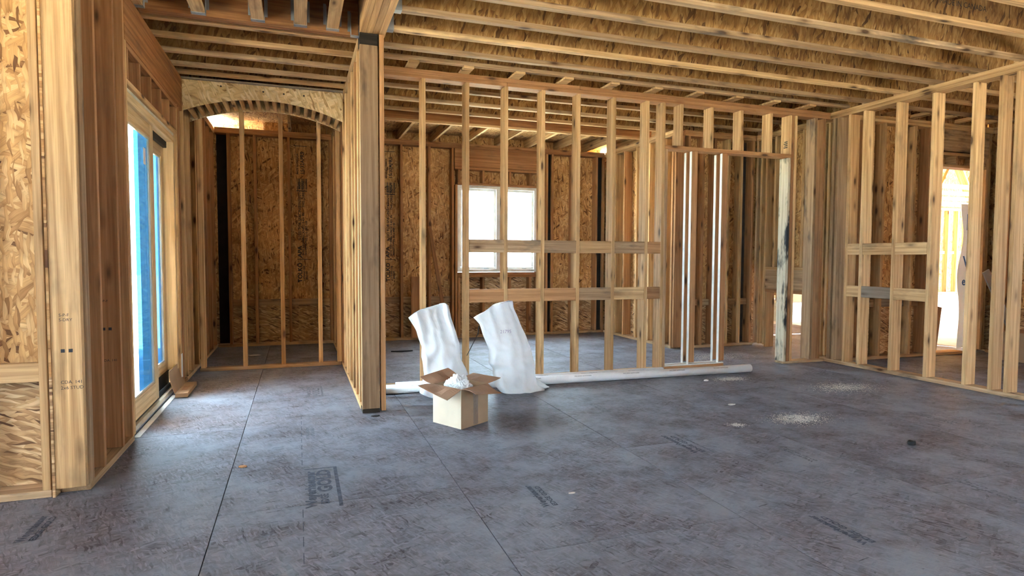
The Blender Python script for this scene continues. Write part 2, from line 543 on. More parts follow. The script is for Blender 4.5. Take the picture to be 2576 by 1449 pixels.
def diag_stamp(x, y, L, w, sgn=1, mat=INKF):
    stamp_block(x, y, y+L, w, [('Weyerhaeuser', w*0.62, 0.0, y, L*0.98), ('EDGE GOLD', w*0.45, w*0.52, y, L*0.9)], mat)
diag_stamp(-1.17, 3.23, 0.30, 0.085)
diag_stamp(1.205, 2.84, 0.31, 0.085)
diag_stamp(2.395, 2.00, 0.33, 0.085)
diag_stamp(2.47, 3.33, 0.42, 0.10)
bx(floor, 'printed_bar', INKG, 2.56, 2.572, 3.30, 3.76, 0.0008, 0.0013, bev=0)
diag_stamp(3.57, 2.1, 0.4, 0.08, mat=INKG)
diag_stamp(2.40, 4.48, 0.3, 0.08, mat=INKG)
diag_stamp(3.64, 4.6, 0.4, 0.08, mat=INKG)
diag_stamp(4.8, 3.3, 0.4, 0.08, mat=INKG)
diag_stamp(3.05, 2.95, 0.3, 0.06, mat=INKG)

# ------------------------------------------------------------ generic framing
TP0, TP1 = 2.98, 3.06
def wall(name, loc, label):
    return empty(name, loc, label, 'wall', kind='structure')

def stud_x(w, x, y0, y1, z0=0.04, z1=TP0, wd=0.038, mat=None):   # wall runs along x
    return bx(w, 'stud', mat or pick(), x-wd/2, x+wd/2, y0, y1, z0, z1)
def stud_y(w, y, x0, x1, z0=0.04, z1=TP0, wd=0.038, mat=None):   # wall runs along y
    return bx(w, 'stud', mat or pick(), x0, x1, y-wd/2, y+wd/2, z0, z1)
def plates_x(w, x0, x1, y0, y1, mat=None, cuts=(), bottom=True, top=True):
    if top:
        for za, zb in ((TP0, TP0+0.0385), (TP0+0.0395, TP1)):
            es = [x0]+[c for c in cuts if x0 < c < x1]+[x1]
            for a, b in zip(es[:-1], es[1:]):
                bx(w, 'top_plate', mat or pick(), a+0.001, b-0.001, y0, y1, za, zb)
            cuts = tuple(c+0.8 for c in cuts)
    if bottom:
        bx(w, 'bottom_plate', OLD, x0, x1, y0, y1, 0.001, 0.04)
def plates_y(w, y0, y1, x0, x1, mat=None, cuts=(), bottom=True, top=True, bmat=None):
    if top:
        for za, zb in ((TP0, TP0+0.0385), (TP0+0.0395, TP1)):
            es = [y0]+[c for c in cuts if y0 < c < y1]+[y1]
            for a, b in zip(es[:-1], es[1:]):
                bx(w, 'top_plate', mat or pick(), x0, x1, a+0.001, b-0.001, za, zb)
            cuts = tuple(c+0.7 for c in cuts)
    if bottom:
        bx(w, 'bottom_plate', bmat or OLD, x0, x1, y0, y1, 0.001, 0.04)
def sheets_x(w, x0, x1, y, th=0.012, zs=((0.0, 0.64, 1), (0.6401, 3.06, 0)), step=1.22):
    for za, zb, h in zs:
        x = x0
        while x < x1-0.02:
            e = min(x+step, x1)
            bx(w, 'sheathing_panel', OSB_H['xz'] if h else OSB['xz'], x, e, y, y+th, za, zb, bev=0)
            x = e
def sheets_y(w, y0, y1, x, th=0.012, zs=((0.0, 0.64, 1), (0.6401, 3.06, 0)), step=1.22):
    for za, zb, h in zs:
        y = y0
        while y < y1-0.02:
            e = min(y+step, y1)
            bx(w, 'sheathing_panel', OSB_H['yz'] if h else OSB['yz'], x, x+th, y, e, za, zb, bev=0)
            y = e
def blocks_x(w, xs, y0, y1, z0, z1, mats=None):
    for i, (a, b) in enumerate(zip(xs[:-1], xs[1:])):
        bx(w, 'blocking', (mats[i % len(mats)] if mats else pick()), a+0.0195, b-0.0195, y0, y1, z0, z1)

# ------------------------------------------------------------ left wall with the patio door
wl = wall('wall_left', (-1.15, 5.6, 0), 'framed left wall with the patio door opening and reddish header')
XA, XB = -1.22, -1.08
bx(wl, 'stud', LUM['z'], XA-0.015, XB-0.005, 3.79, 3.83, 0.04, 3.06)
bx(wl, 'stud', OLD['z'], XA, XB+0.003, 3.835, 3.873, 0.04, TP0)
bx(wl, 'stud', OLD['z'], XA, XB, 3.88, 3.918, 0.04, TP0)
for y, m in ((4.13, RED), (4.53, RED), (4.775, RED), (4.82, LUM)):
    stud_y(wl, y, XA, XB, mat=m)
for y, m, z1 in ((6.62, LUM, 2.44), (6.66, LUM, TP0), (6.78, RED, TP0), (7.02, LUM, TP0), (7.38, LUM, TP0), (7.78, LUM, TP0), (8.18, RED, TP0), (8.58, RED, TP0), (8.98, RED, TP0), (9.38, RED, TP0)):
    stud_y(wl, y, XA, XB, z1=z1, mat=m)
plates_y(wl, 3.85, 4.80, XA, XB, mat=RED)
plates_y(wl, 6.97, 9.54, XA, XB, mat=RED)
bx(wl, 'bottom_plate', OLD, XA, XB, 6.60, 6.97, 0.001, 0.04)
bx(wl, 'header', LVL['y'], XA, XB+0.002, 4.80, 6.95, 2.725, 3.06)
bx(wl, 'header_plate', RED['y'], XA, XB, 4.842, 6.68, 2.685, 2.723)
bx(wl, 'header_plate', LUM['y'], XA, XB, 4.842, 6.68, 2.44, 2.478)
for y in (4.87, 5.22, 5.58, 5.95, 6.30, 6.60):
    bx(wl, 'cripple_stud', RED['z'], XA, XB, y-0.019, y+0.019, 2.479, 2.684)
sheets_y(wl, 3.78, 4.84, XA-0.0135, zs=((0.0, 0.64, 1), (0.6401, 3.4, 0)))
sheets_y(wl, 6.60, 9.56, XA-0.0135, zs=((0.0, 0.64, 1), (0.6401, 3.4, 0)))
bx(wl, 'sheathing_panel', OSB['yz'], XA-0.0135, XA-0.0015, 4.841, 6.599, 2.44, 3.4, bev=0.001)
# near corner return wall
w0 = wall('wall_left_return', (-2.4, 3.86, 0), 'strand board sheathed return wall in the near left corner')
for x, m in ((-1.262, LUM), (-1.60, LUM), (-2.0, LUM), (-2.4, LUM), (-2.8, LUM), (-3.2, LUM), (-3.6, LUM), (-4.0, LUM)):
    stud_x(w0, x, 3.79, 3.93, mat=m)
plates_x(w0, -4.3, -1.24, 3.79, 3.93, mat=LUM)
blocks_x(w0, (-4.0, -3.6, -3.2, -2.8, -2.4, -2.0, -1.60, -1.262), 3.80, 3.84, 0.615, 0.715, (LUM,))
sheets_x(w0, -4.3, -1.237, 3.932, zs=((0.0, 0.66, 1), (0.6601, 3.4, 0)))

# patio door
d1 = empty('door_1', (-1.15, 5.72, 0), 'pine framed sliding patio door with blue film on its glass', 'door', kind='structure')
fr_ = PINE
bx(d1, 'frame_head', PINE['y'], -1.225, -1.098, 4.845, 6.595, 2.345, 2.41)
bx(d1, 'insulation_strip', CREAM, -1.20, -1.10, 4.845, 6.595, 2.411, 2.438)
bx(d1, 'frame_jamb', PINE['z'], -1.225, -1.12, 4.845, 4.875, 0.06, 2.344)
bx(d1, 'frame_jamb', PINE['z'], -1.225, -1.098, 6.535, 6.595, 0.06, 2.344)
bx(d1, 'head_track', BLACKM, -1.195, -1.150, 5.80, 6.53, 2.285, 2.343)
bx(d1, 'threshold', CREAM, -1.225, -1.112, 4.845, 6.595, 0.016, 0.055)
bx(d1, 'threshold_track', BLACKM, -1.225, -1.135, 4.846, 6.594, 0.056, 0.075)
bx(d1, 'sill_flashing', WHITE, -1.108, -1.062, 4.86, 6.25, 0.001, 0.006)
bx(d1, 'sill_shim', BLACKM, -1.108, -1.10, 4.86, 6.55, 0.007, 0.016)
def leaf(x0, x1, ya, yb, zb, zt, st, br, film_rng):
    fr = bx(d1, 'leaf_stile', PINE['z'], x0, x1, ya, ya+st, zb, zt)
    bx(d1, 'leaf_stile', PINE['z'], x0, x1, yb-st, yb, zb, zt)
    bx(d1, 'leaf_rail', PINE['y'], x0, x1, ya+st, yb-st, zb, zb+br)
    bx(d1, 'leaf_rail', PINE['y'], x0, x1, ya+st, yb-st, zt-0.11, zt)
    g0, g1, h0, h1 = ya+st, yb-st, zb+br, zt-0.11
    for a, b, c, d in ((g0, g0+0.018, h0, h1), (g1-0.018, g1, h0, h1), (g0+0.018, g1-0.018, h0, h0+0.018), (g0+0.018, g1-0.018, h1-0.018, h1)):
        bx(d1, 'glazing_bead', CREAM, x1-0.02, x1-0.006, a, b, c, d)
    g = bx(d1, 'glass_pane', GLASS, (x0+x1)/2-0.003, (x0+x1)/2+0.003, g0, g1, h0, h1, bev=0)
    bx(g, 'protective_film', FILM, (x0+x1)/2-0.006, (x0+x1)/2-0.0045, film_rng[0], film_rng[1], h0, h1, bev=0)
    return g
g1_ = leaf(-1.165, -1.125, 4.88, 5.83, 0.078, 2.343, 0.115, 0.15, (5.29, 5.715))
g2_ = leaf(-1.222, -1.180, 5.76, 6.533, 0.10, 2.30, 0.105, 0.19, (6.22, 6.428))
bx(d1, 'leaf_bottom_gasket', BLACKM, -1.178, -1.172, 5.84, 6.52, 0.076, 0.20)
bx(g1_, 'glass_sticker', WHITE, -1.1405, -1.1395, 5.55, 5.63, 2.00, 2.13, bev=0)
bx(wl, 'stud_white_strip', WHITE_STRIP, XB+0.0005, XB+0.004, 6.605, 6.675, 0.05, 0.33, bev=0.001)  # thin white strip over the foot of the trimmer stud

# ------------------------------------------------------------ nook: arch, partition under it, back and right walls
wn = wall('wall_nook_front', (-0.3, 7.46, 0), 'arched strand board soffit over a low row of three studs')
NA, NB = -1.075, 0.478
def arch_z(x, zc):
    t = (x-(NA+NB)/2)/((NB-NA)/2)
    R = 1.95
    half = (NB-NA)/2
    base = math.sqrt(R*R-half*half)
    return zc-(R-math.sqrt(max(0, R*R-(t*half)**2)))
def arch_panel(y0, y1, zc, ztop, mat, xa=NA, xb=NB):
    n = 40
    vs, fs = [], []
    for yy in (y0, y1):
        for i in range(n+1):
            x = xa+(xb-xa)*i/n
            vs.append((x, yy, arch_z(x, zc)))
            vs.append((x, yy, ztop))
    m = 2*(n+1)
    for i in range(n):
        a = 2*i
        fs.append((a, a+2, a+3, a+1))
        fs.append((m+a, m+a+1, m+a+3, m+a+2))
        fs.append((a, m+a, m+a+2, a+2))
        fs.append((a+1, a+3, m+a+3, m+a+1))
    fs += [(0, 1, m+1, m), (2*n, m+2*n, m+2*n+1, 2*n+1)]
    return mesh_from('arch_panel', vs, fs, mat, wn, ((xa+xb)/2, (y0+y1)/2, (zc+ztop)/2))
arch_panel(6.95, 6.962, 2.895, 3.045, OSB_ARCH)
arch_panel(7.425, 7.437, 2.885, 3.045, OSB_ARCH)
for i in range(19):      # ribs between the two arch panels
    x = NA+0.045+(NB-NA-0.09)*i/18
    zz = arch_z(x, 2.893)
    t = math.atan2((x-(NA+NB)/2), 1.9)
    zt = min(zz+0.09, 3.04)
    me = box_mesh(0.038, 0.461, max(0.05, zt-zz), LUM['y'])
    o = link('arch_rib', me, wn, (x, 7.194, (zz+zt)/2+0.004))
    o.rotation_euler = (0, t, 0)
for (x, z, s) in ((-0.72, 3.005, 0.008), (-0.32, 2.985, 0.008), (-0.12, 2.98, 0.008), (0.08, 2.98, 0.008)):
    o = bx(wn, 'nail_hole', BLACKM, x-s, x+s, 6.9485, 6.9497, z-s, z+s, bev=0)
    o.rotation_euler = (0, math.pi/4, 0)
bx(wn, 'top_plate', GREY['x'], NA, NB, 6.90, 7.437, 3.046, 3.06)
bx(wn, 'bottom_plate', OLD['x'], NA+0.04, NB, 7.46, 7.55, 0.001, 0.04)
for x, wd in ((-1.00, 0.05), (-0.575, 0.046), (-0.17, 0.046), (0.24, 0.046), (0.452, 0.05)):
    stud_x(wn, x, 7.46, 7.55, wd=wd, z1=3.04, mat=LUM)

wr = wall('wall_nook_right', (0.55, 7.2, 0), 'framed wall between nook and office ending in a wide post')
bx(wr, 'stud', lumber('stained_post_lumber', 'z', (0.40, 0.27, 0.165), (0.25, 0.155, 0.09), stain=0.85, stain_col=(0.07, 0.05, 0.035), lo=0.5, hi=0.68), 0.48, 0.62, 5.05, 5.09, 0.035, 2.957)
bx(wr, 'stud', LUM['z'], 0.486, 0.62, 5.093, 5.131, 0.035, 2.957)
bx(wr, 'stud', LUM['z'], 0.486, 0.62, 5.134, 5.172, 0.035, 2.957)
bx(wr, 'stud', RED['z'], 0.632, 0.67, 5.052, 5.14, 0.012, 3.05)
bx(wr, 'post_base', BLACK['x'], 0.482, 0.62, 5.052, 5.2, 0.001, 0.034)
bx(wr, 'post_cap', BLACK['x'], 0.482, 0.622, 5.048, 5.2, 2.958, 3.048)
for y in (5.32, 5.62, 5.92, 6.30, 6.70, 7.10, 7.40, 7.52, 7.92, 8.32, 8.72, 9.12, 9.38):
    stud_y(wr, y, 0.48, 0.62, mat=random.choice((LUM, LUM, RED)))
bx(wr, 'bottom_plate', LUM, 0.48, 0.62, 5.2, 9.40, 0.001, 0.04)
for za, zb in ((TP0, TP0+0.0385), (TP0+0.0395, TP1)):
    bx(wr, 'top_plate', LUM, 0.48, 0.62, 5.2, 9.40, za, zb)

wnb = wall('wall_nook_back', (-0.3, 9.5, 0), 'dark strand board back wall of the nook with printed panel')
for x, m in ((-0.90, RED), (-0.56, RED), (-0.11, RED), (0.30, RED), (0.46, RED)):
    stud_x(wnb, x, 9.40, 9.54, mat=m)
plates_x(wnb, -1.07, 0.62, 9.40, 9.54, mat=RED)
blocks_x(wnb, (-0.90, -0.56, -0.11, 0.30, 0.46), 9.49, 9.538, 0.57, 0.66, (RED, OLD, OLD, LUM))
sheets_x(wnb, -1.22, 0.62, 9.542)
GAP_DARK = plain('gap_shade_black', (0.018, 0.014, 0.012), 0.9, 0, 0.2)  # near-black tone paints the shade of the dark corner gaps
bx(wnb, 'gap_shade', GAP_DARK, -1.06, -0.925, 9.532, 9.5415, 0.042, 2.978, bev=0)

# ------------------------------------------------------------ centre wall with pocket door
wc = wall('wall_center', (3.4, 5.94, 0), 'open stud partition with two rows of blocking and pocket door frame')
Y0, Y1 = 5.87, 6.01
CS = [(0.69, RED), (1.15, LUM), (1.582, LUM), (1.985, LUM), (2.385, LUM), (2.785, LUM), (3.20, LUM), (3.61, LUM), (3.812, LUM)]
for x, m in CS:
    stud_x(wc, x, Y0, Y1, mat=m)
bx(wc, 'stud', OLD['z'], 3.833, 3.868, Y0, Y1, 0.012, 2.478)
plates_x(wc, 0.675, 6.17, Y0, Y1, mat=RED, cuts=(1.99,), bottom=False)
bx(wc, 'bottom_plate', LUM['x'], 0.675, 3.83, Y0, Y1, 0.001, 0.04)
BM1 = (OLD, OLD, OLD, LUM, OLD, RED)
BM2 = (RED, RED, RED, OLD, LUM, RED)
bxs = [c[0] for c in CS[2:]]
blocks_x(wc, bxs, Y0+0.004, Y0+0.042, 1.325, 1.455, BM1)
blocks_x(wc, bxs, Y0+0.004, Y0+0.042, 0.825, 0.957, BM2)
bx(wc, 'door_header', RED['x'], 3.833, 5.575, Y0, Y1, 2.48, 2.52)
for x, m in ((4.04, LUM), (4.445, LUM), (4.855, LUM), (5.275, LUM)):
    stud_x(wc, x, Y0, Y1, z0=2.521, z1=TP0, mat=m)
bx(wc, 'stud', LUM['z'], 5.545, 5.578, Y0, Y1, 2.521, TP0)
# pocket door: split studs with white steel edges
for x in (4.175, 4.585):
    for ya in (Y0, 5.975):
        s = bx(wc, 'pocket_slat', RED['z'], x+0.006, x+0.082, ya, ya+0.032, 0.09, 2.478)
        bx(s, 'steel_edge', STEELW, x-0.001, x+0.0055, ya-0.002, ya+0.034, 0.06, 2.47, bev=0.001)
for ya in (Y0+0.002, 5.975):
    bx(wc, 'pocket_base', RED['x'], 3.87, 4.665, ya, ya+0.03, 0.004, 0.058)
    bx(wc, 'pocket_base_rail', STEELW, 3.87, 4.665, ya, ya+0.03, 0.0585, 0.07)
# right door jamb and the studs up to the corner
bx(wc, 'stud', lumber('mould_stained_lumber', 'z', (0.66, 0.60, 0.47), (0.46, 0.42, 0.34), stain=1.0, knots=False, stain_col=(0.035, 0.037, 0.04), lo=0.47, hi=0.56), 5.535, 5.573, Y0, Y1, 0.03, 2.478)
bx(wc, 'stud', RED['z'], 5.58, 5.618, Y0, Y1, 0.03, TP0)
bx(wc, 'stud', LUM['z'], 5.626, 5.662, Y0, Y1, 0.03, TP0)
bx(wc, 'stud', OLD['z'], 5.93, 5.968, Y0, Y1, 0.04, TP0)
bx(wc, 'stud', RED['z'], 6.06, 6.098, Y0, Y1, 0.04, TP0)
bx(wc, 'bottom_plate', OLD['x'], 5.535, 6.17, Y0, Y1, 0.001, 0.028)

# ------------------------------------------------------------ right wall
wrt = wall('wall_right', (6.25, 2.5, 0), 'open stud partition on the right with short blocking pieces')
RX0, RX1 = 6.18, 6.32
for y, m in ((5.83, OLD), (5.76, OLD), (5.60, LUM), (5.40, LUM), (4.99, LUM), (4.585, LUM), (4.185, LUM), (3.945, LUM), (3.805, LUM), (3.4, LUM), (3.0, LUM), (2.6, LUM), (2.2, LUM)):
    stud_y(wrt, y, RX0, RX1, mat=m)
plates_y(wrt, -2.6, 6.01, RX0, RX1, mat=LUM)
for z0, z1, ms in ((1.325, 1.455, (LUM, LUM, LUM)), (0.83, 0.96, (LUM, GREY, LUM))):
    for (a, b), m in zip(((5.62, 5.42), (5.38, 5.01), (4.97, 4.605)), ms):
        bx(wrt, 'blocking', m, RX0+0.003, RX0+0.041, b, a, z0, z1)
for y in [1.8-0.4*k for k in range(11)]:
    stud_y(wrt, y, RX0, RX1, mat=LUM)

# ------------------------------------------------------------ office beyond the centre wall
wob = wall('wall_office_back', (2.8, 9.47, 0), 'strand board back wall of the office with a white window')
for x, m in ((0.66, RED), (1.10, RED), (1.50, RED), (1.93, RED), (2.30, RED), (3.785, RED), (3.89, RED), (3.99, RED), (4.36, RED), (4.80, RED), (4.93, RED)):
    stud_x(wob, x, 9.40, 9.54, mat=m)
for x in (2.355, 3.735):
    stud_x(wob, x, 9.40, 9.54, z1=2.42, mat=RED)
plates_x(wob, 0.64, 4.95, 9.40, 9.54, mat=RED)
bx(wob, 'header', RED['x'], 2.33, 3.755, 9.402, 9.53, 2.70, 2.978)
bx(wob, 'header_plate', RED['x'], 2.33, 3.755, 9.40, 9.54, 2.655, 2.695)
bx(wob, 'header_plate', RED['x'], 2.375, 3.715, 9.40, 9.54, 2.42, 2.455)
bx(wob, 'sill_plate', RED['x'], 2.375, 3.715, 9.40, 9.54, 1.00, 1.04)
bx(wob, 'sill_plate', RED['x'], 2.375, 3.715, 9.40, 9.54, 0.96, 0.998)
for x in (2.40, 2.80, 3.25, 3.60):
    stud_x(wob, x, 9.40, 9.54, z0=2.457, z1=2.653, mat=RED)
    stud_x(wob, x, 9.40, 9.54, z0=0.04, z1=0.958, mat=RED)
blocks_x(wob, (0.66, 1.10, 1.50, 1.93, 2.30), 9.49, 9.538, 0.57, 0.66, (LUM, OLD, OLD, OLD))
blocks_x(wob, (3.99, 4.36, 4.80), 9.49, 9.538, 0.57, 0.66, (OLD, OLD))
bx(wob, 'gap_shade', GAP_DARK, 4.825, 4.908, 9.44, 9.5415, 0.042, 2.978, bev=0)  # this strip and the next paint dark gaps as flat black
bx(wob, 'gap_shade', GAP_DARK, 3.912, 3.968, 9.44, 9.5415, 0.042, 2.978, bev=0)
sheets_x(wob, 0.62, 2.36, 9.542)
sheets_x(wob, 3.73, 5.1, 9.542)
bx(wob, 'sheathing_panel', OSB_H['xz'], 2.361, 3.729, 9.542, 9.554, 0.0, 1.04, bev=0.001)
bx(wob, 'sheathing_panel', OSB['xz'], 2.361, 3.729, 9.542, 9.554, 2.42, 3.06, bev=0.001)
win = empty('window_1', (3.05, 9.48, 1.04), 'white twin casement window in the office back wall', 'window', kind='structure')
for a, b, c, d in ((2.378, 2.42, 1.045, 2.415), (3.67, 3.712, 1.045, 2.415), (2.421, 3.669, 1.045, 1.09), (2.421, 3.669, 2.37, 2.415)):
    bx(win, 'frame', WHITE, a, b, 9.42, 9.55, c, d)
bx(win, 'mullion', WHITE, 3.02, 3.10, 9.42, 9.55, 1.09, 2.37)
for a, b in ((2.421, 3.019), (3.101, 3.669)):
    s = bx(win, 'sash_rail', WHITE, a, b, 9.45, 9.49, 1.09, 1.125)
    bx(win, 'sash_rail', WHITE, a, b, 9.45, 9.49, 2.335, 2.37)
    bx(win, 'sash_stile', WHITE, a, a+0.035, 9.45, 9.49, 1.126, 2.334)
    bx(win, 'sash_stile', WHITE, b-0.035, b, 9.45, 9.49, 1.126, 2.334)
    bx(win, 'glass_pane', GLASS, a+0.035, b-0.035, 9.467, 9.473, 1.126, 2.334, bev=0)
    bx(s, 'crank', GALV, b-0.20, b-0.12, 9.435, 9.449, 1.095, 1.108)

wor = wall('wall_office_right', (5.02, 8.3, 0), 'strand board wall at the right end of the office')
for y, m in ((9.33, LUM), (9.02, LUM), (8.74, RED), (8.36, LUM), (8.0, LUM), (7.62, LUM), (7.40, RED)):
    stud_y(wor, y, 4.95, 5.09, mat=m)
bx(wor, 'stud', RED['z'], 4.965, 5.105, 7.335, 7.378, 0.02, TP0)
plates_y(wor, 7.38, 9.40, 4.95, 5.09, mat=LUM)
sheets_y(wor, 7.38, 9.54, 5.092)

wab = wall('wall_alcove_back', (5.7, 7.4, 0), 'dark strand board wall seen through the pocket door opening')
for x, m in ((5.18, RED), (5.42, RED), (5.62, RED), (5.86, LUM), (6.08, LUM), (6.28, RED)):
    stud_x(wab, x, 7.33, 7.47, mat=m)
plates_x(wab, 5.11, 6.33, 7.33, 7.47, mat=RED)
blocks_x(wab, (5.18, 5.42, 5.62, 5.86, 6.08, 6.28), 7.40, 7.45, 0.60, 0.69, (RED, OLD, LUM, LUM, RED))
sheets_x(wab, 5.107, 6.47, 7.472)
bx(wab, 'gap_shade', plain('gap_shade_brown', (0.05, 0.032, 0.022), 0.9, 0, 0.2), 6.10, 6.26, 7.468, 7.4712, 0.042, 2.978, bev=0)  # dark strip painting the shade in the alcove corner

war = wall('wall_alcove_right', (6.4, 6.6, 0), 'alcove side wall with a low opening to the bright garage')
AX0, AX1 = 6.33, 6.47
for y, m in ((7.31, OLD), (7.22, LUM), (7.12, LUM), (6.10, LUM), (6.03, LUM)):
    stud_y(war, y, AX0, AX1, mat=m)
for y in (6.95, 6.72, 6.45, 6.25):
    stud_y(war, y, AX0, AX1, z0=1.16, mat=LUM)
plates_y(war, 6.02, 7.33, AX0, AX1, mat=LUM, bottom=False)
bx(war, 'header_plate', LUM, AX0, AX1, 6.12, 7.10, 1.12, 1.158)
bx(war, 'header', OLD, AX0, AX1, 6.12, 7.10, 0.845, 1.119)
bx(war, 'header_plate', RED, AX0, AX1, 6.12, 7.10, 0.80, 0.843)
stud_y(war, 7.08, AX0, AX1, z0=0.01, z1=0.798, mat=LUM)
stud_y(war, 6.14, AX0, AX1, z0=0.01, z1=0.798, mat=LUM)
sheets_y(war, 5.94, 7.48, AX1+0.002, zs=((1.12, 3.4, 0),))

# ------------------------------------------------------------ side room behind the right wall
wsb = wall('wall_side_room_back', (7.6, 5.85, 0), 'back wall of the right room with a tall door opening')
SY0, SY1 = 5.78, 5.92
for x, m in ((6.36, RED), (6.60, RED), (6.975, LUM), (7.50, LUM), (7.76, RED), (8.895, LUM)):
    stud_x(wsb, x, SY0, SY1, mat=m)
for x in (7.81, 8.845):
    stud_x(wsb, x, SY0, SY1, z1=2.64, mat=LUM)
plates_x(wsb, 6.33, 8.95, SY0, SY1, mat=LUM, bottom=False)
bx(wsb, 'bottom_plate', OLD, 6.33, 7.83, SY0, SY1, 0.001, 0.04)
bx(wsb, 'header', OLD, 7.83, 8.87, SY0+0.005, SY1, 2.70, 2.978)
bx(wsb, 'header_plate', LUM, 7.83, 8.82, SY0, SY1, 2.645, 2.683)
bx(wsb, 'header_plate', LUM, 7.83, 8.82, SY0, SY1, 2.49, 2.528)
for x in (7.86, 8.25, 8.62, 8.80):
    stud_x(wsb, x, SY0, SY1, z0=2.53, z1=2.643, mat=LUM)
blocks_x(wsb, (6.36, 6.60, 6.975, 7.50, 7.76), 5.86, 5.905, 0.66, 0.76, (OLD, OLD, GREY, OLD))
sheets_x(wsb, 6.34, 7.83, SY1+0.002)
sheets_x(wsb, 8.83, 9.1, SY1+0.002)
bx(wsb, 'sheathing_panel', OSB['xz'], 7.831, 8.829, SY1+0.002, SY1+0.014, 2.49, 3.06, bev=0.001)
bx(wsb, 'door_sill', LUM['x'], 7.80, 8.50, 5.76, 5.93, 0.001, 0.038)
wsr = wall('wall_side_room_right', (9.0, 2.5, 0), 'strand board exterior wall at the far right')
for y in [5.70, 5.55]+[5.2-0.4*k for k in range(20)]:
    stud_y(wsr, y, 8.92, 9.06, mat=pick())
plates_y(wsr, -2.6, 5.77, 8.92, 9.06)
ysr = [5.2-0.4*k for k in range(8)]
for a, b in zip(ysr[1:], ysr[:-1]):
    bx(wsr, 'blocking', LUM, 8.99, 9.055, a+0.02, b-0.02, 0.57, 0.66)
sheets_y(wsr, 2.4, 5.94, 9.062)
sheets_y(wsr, -2.6, 1.4, 9.062)
sheets_y(wsr, 1.4, 2.4, 9.062, zs=((0.0, 1.0, 1), (2.2, 3.06, 0)))  # panels leave an unseen opening, added to let light into the side room

# ------------------------------------------------------------ rest of the room behind the camera
wb = wall('wall_rear', (2, -2.7, 0), 'rear wall with two unglazed window openings behind the camera')
for x in (-4.25, -3.8, -3.36, -3.32, -2.38, -2.34, -1.84, -1.4, -1.0, -0.6, -0.2, 0.2, 0.6, 1.0, 1.4, 1.8, 2.4, 2.94, 2.98, 3.82, 3.86, 4.36, 4.8, 5.5, 6.25, 7.2, 8.0, 8.9):
    stud_x(wb, x, -2.74, -2.60, mat=LUM)
plates_x(wb, -4.3, 9.06, -2.74, -2.60, mat=LUM)
WR = ((-3.3, -2.4, 1.25), (3.0, 3.8, 1.4))
for a, b, sl in WR:
    bx(wb, 'sill_plate', LUM, a+0.02, b-0.02, -2.74, -2.60, sl-0.04, sl)
    bx(wb, 'header', LVL, a+0.02, b-0.02, -2.74, -2.60, 2.45, 2.75)
    bx(wb, 'sheathing_panel', OSB['xz'], a, b, -2.753, -2.741, 0.0, sl, bev=0)
    bx(wb, 'sheathing_panel', OSB['xz'], a, b, -2.753, -2.741, 2.45, 3.06, bev=0.001)
for a, b in ((-4.3, -3.3), (-2.4, 3.0), (3.8, 9.06)):
    sheets_x(wb, a, b, -2.753)
wf = wall('wall_far_left', (-4.3, 0.6, 0), 'far left wall with one unglazed opening')
for y in (-2.5, -1.9, -1.2, -0.6, 0.0, 0.45, 0.5, 1.5, 1.55, 2.0, 2.6, 3.2, 3.7):
    stud_y(wf, y, -4.40, -4.26, mat=LUM)
plates_y(wf, -2.6, 3.79, -4.40, -4.26, mat=LUM)
bx(wf, 'header', LVL, -4.40, -4.26, 0.52, 1.48, 2.45, 2.75)
sheets_y(wf, -2.6, 0.5, -4.415)
sheets_y(wf, 1.5, 3.95, -4.415)
sheets_y(wf, 0.5, 1.5, -4.415, zs=((0.0, 1.25, 1), (2.45, 3.06, 0)))

# ------------------------------------------------------------ ceiling
ceil = empty('ceiling', (2.5, 3.5, 3.06), 'ceiling of wooden I-joists with strand board webs', 'ceiling', kind='structure')
JZ, JH = 3.06, 0.30
def hanger(parent, x, y, z, w, axis, sgn):
    """sheet metal saddle: bottom seat, two cheeks, two nailing ears"""
    bm = bmesh.new()
    def add(x0, x1, y0, y1, z0, z1):
        r = bmesh.ops.create_cube(bm, size=1.0)
        bmesh.ops.scale(bm, vec=(x1-x0, y1-y0, z1-z0), verts=r['verts'])
        bmesh.ops.translate(bm, vec=((x0+x1)/2, (y0+y1)/2, (z0+z1)/2), verts=r['verts'])
    h = w/2
    L = 0.05
    add(-h-0.003, h+0.003, -L, 0, -0.004, 0.0)
    add(-h-0.004, -h-0.001, -L, 0, -0.004, 0.17)
    add(h+0.001, h+0.004, -L, 0, -0.004, 0.17)
    add(-h-0.024, -h-0.002, -0.003, 0.0, 0.04, 0.20)
    add(h+0.002, h+0.024, -0.003, 0.0, 0.04, 0.20)
    if axis == 'x':
        bmesh.ops.rotate(bm, cent=(0, 0, 0), matrix=Matrix.Rotation(math.pi/2, 3, 'Z'), verts=bm.verts)
    me = bpy.data.meshes.new('hanger')
    bm.to_mesh(me)
    bm.free()
    me.materials.append(GALV)
    return link('joist_hanger', me, parent, (x, y, z))
def joist_x(y, x0, x1, fw_=0.06, z=JZ, m=None, hang=None):
    m = m or random.choice((LUM, LUM, OLD))
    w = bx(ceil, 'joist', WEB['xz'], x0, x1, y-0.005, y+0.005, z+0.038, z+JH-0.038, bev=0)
    bx(w, 'bottom_flange', m, x0, x1, y-fw_/2, y+fw_/2, z, z+0.038)
    bx(w, 'top_flange', m, x0, x1, y-fw_/2, y+fw_/2, z+JH-0.038, z+JH)
    if hang is not None: hanger(w, hang, y, z, fw_, 'x', 1)
    return w
